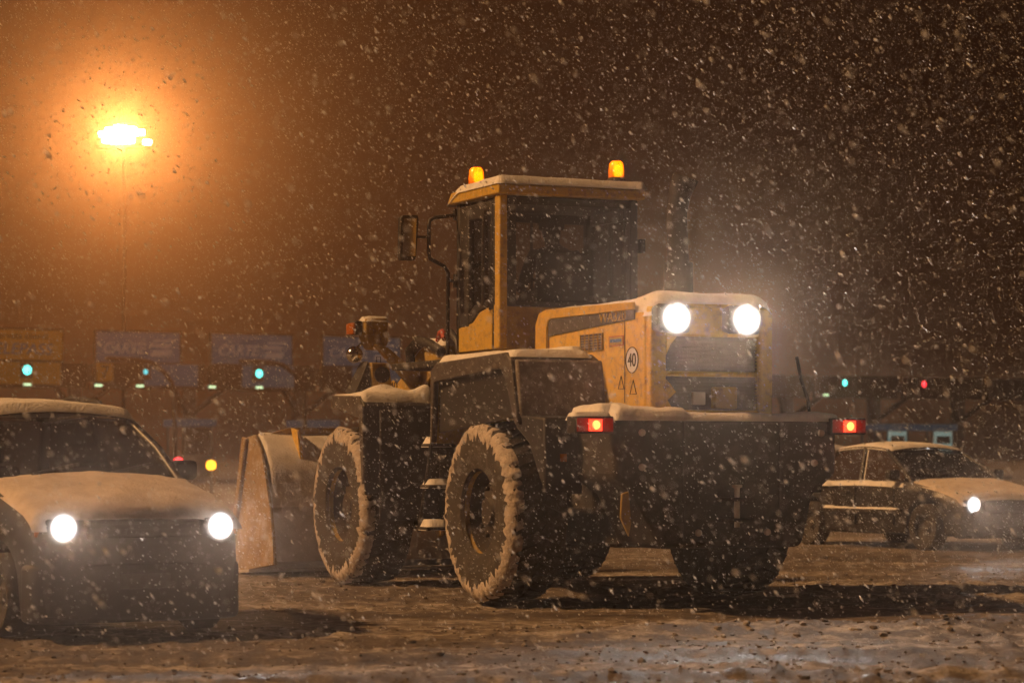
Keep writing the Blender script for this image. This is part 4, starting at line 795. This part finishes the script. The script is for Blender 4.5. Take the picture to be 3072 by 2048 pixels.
# light mast
mst = thing('light_mast', 'tall lamp mast with a cluster of glaring orange sodium floodlights', 'lamp mast', (-19.2, 125, 0))
part('pole', 'fascia', mst, lambda b: b.tube([(0, 0, 0), (0, 0, 8), (0, 0, 17)], [.09, .07, .045], 12), smooth=60)
part('crown', 'galv', mst, lambda b: b.lathe([(.5, 16.75), (.5, 16.85), (.42, 16.85), (.42, 16.75)], 20, 'z', caps=False).box(-.5, .5, -.04, .04, 16.76, 16.84).box(-.04, .04, -.5, .5, 16.76, 16.84))
bx('light_blocker', 'fascia', mst, -1.3, 1.3, -.893, .3, 16.42, 16.46)  # added plate that keeps the floodlight off the pole
for (x, z, s) in ((-.95, .12, .22), (-.55, .28, .3), (-.1, .36, .34), (.4, .3, .3), (.85, .2, .24), (-.75, -.16, .26), (-.25, -.2, .3), (.3, -.16, .3), (1.22, -.28, .2)):
    f = part('floodlight', 'galv', mst, lambda b: b.box(x-s, x+s, -.5, -.2, 16.95+z-s*.6, 16.95+z+s*.6), bevel=.03)
    part('lens', 'lamp_sodium', f, lambda b: b.prism([(x-s*.9, 16.95+z-s*.5), (x+s*.9, 16.95+z-s*.5), (x+s*.9, 16.95+z+s*.5), (x-s*.9, 16.95+z+s*.5)], 'y', -.52, -.505))
    part('arm', 'galv', f, lambda b: b.tube([(x, -.22, 16.95+z), (x*.3, 0, 16.8)], .03, 6))
light('mast_light', 'SPOT', mst, (0, -.9, 16.95), MAST_W, (1, .44, .125), .02, (.12, -1, .5), 135, .7)

# ---------------------------------------------------------------- haze
hz = MB().box(-950, 950, -940, 1290, -1.2, 27).build('haze', 'snow', None, smooth=0); hz['kind'] = 'stuff'; hz['label'] = 'air thick with fine drifting snow over the plaza'
m = bpy.data.materials.new('haze'); m.use_nodes = True; nt = m.node_tree; nt.nodes.clear()
o = nt.nodes.new('ShaderNodeOutputMaterial'); v = nt.nodes.new('ShaderNodeVolumePrincipled')
v.inputs['Color'].default_value = (.95, .67, .50, 1); v.inputs['Density'].default_value = HAZE_DENSITY; v.inputs['Anisotropy'].default_value = .92
nt.links.new(v.outputs[0], o.inputs['Volume']); hz.data.materials.clear(); hz.data.materials.append(m)
hz.display_type = 'WIRE'

# ---------------------------------------------------------------- falling snow
rs = np.random.RandomState(5)
inv = ld.matrix_basis.inverted(); ca = car_a.matrix_basis.inverted()
NF = 340000
x0, x1, y0, y1, z0, z1 = -7, 7.2, 7, 31, .02, 7
Pn = np.stack([rs.uniform(x0, x1, NF), rs.uniform(y0, y1, NF), rs.uniform(z0, z1, NF)], -1)
def local(P, M): M = np.array(M); return P @ M[:3, :3].T+M[:3, 3]
l1 = local(Pn, inv); l2 = local(Pn, ca)
inside = ((l1[:, 0] > -1.9) & (l1[:, 0] < 1.9) & (np.abs(l1[:, 1]) < .75) & (l1[:, 2] < 3.5)) | ((np.abs(l2[:, 0]) < 1.8) & (np.abs(l2[:, 1]) < .75) & (l2[:, 2] < 1.4))
Pn = Pn[~inside]; n = len(Pn)
size = np.clip(np.exp(rs.normal(math.log(.0019), .60, n)), .0008, .009)      # half width in metres: wet clumped flakes
base = np.array([(1, 0, 0), (-.5, .87, 0), (-.5, -.87, 0), (0, 0, 1), (0, 0, -1)], float)
tri = np.array([(0, 1, 3), (1, 2, 3), (2, 0, 3), (1, 0, 4), (2, 1, 4), (0, 2, 4)])
wind = np.array((.62, -.25, -.75)); wind /= np.linalg.norm(wind)
d = wind+rs.normal(0, .16, (n, 3)); d /= np.linalg.norm(d, axis=1)[:, None]
a = np.cross(d, rs.normal(0, 1, (n, 3))); a /= np.linalg.norm(a, axis=1)[:, None]; c = np.cross(d, a)
asp = rs.uniform(1.0, 3.0, n)
fr = np.stack([a, c, d*asp[:, None]], 1)                                      # n,3(axis),3
jit_ = rs.uniform(.6, 1.35, (n, 5, 1))
V = Pn[:, None, :]+size[:, None, None]*np.einsum('vk,nkj->nvj', base, fr)*jit_
Fv = (tri[None]+(np.arange(n)*5)[:, None, None]).reshape(-1, 3)
me = bpy.data.meshes.new('falling_snow'); me.vertices.add(n*5); me.vertices.foreach_set('co', V.astype(np.float32).ravel())
me.loops.add(Fv.size); me.loops.foreach_set('vertex_index', Fv.astype(np.int32).ravel())
me.polygons.add(len(Fv)); me.polygons.foreach_set('loop_start', (np.arange(len(Fv))*3).astype(np.int32)); me.update()
me.polygons.foreach_set('use_smooth', np.ones(len(Fv), bool))
me.materials.append(MATS['snowflake'])
fs = bpy.data.objects.new('falling_snow', me); C.objects.link(fs); tag(fs, 'snowflakes driving down across the whole scene', 'falling snow', None, 'stuff')
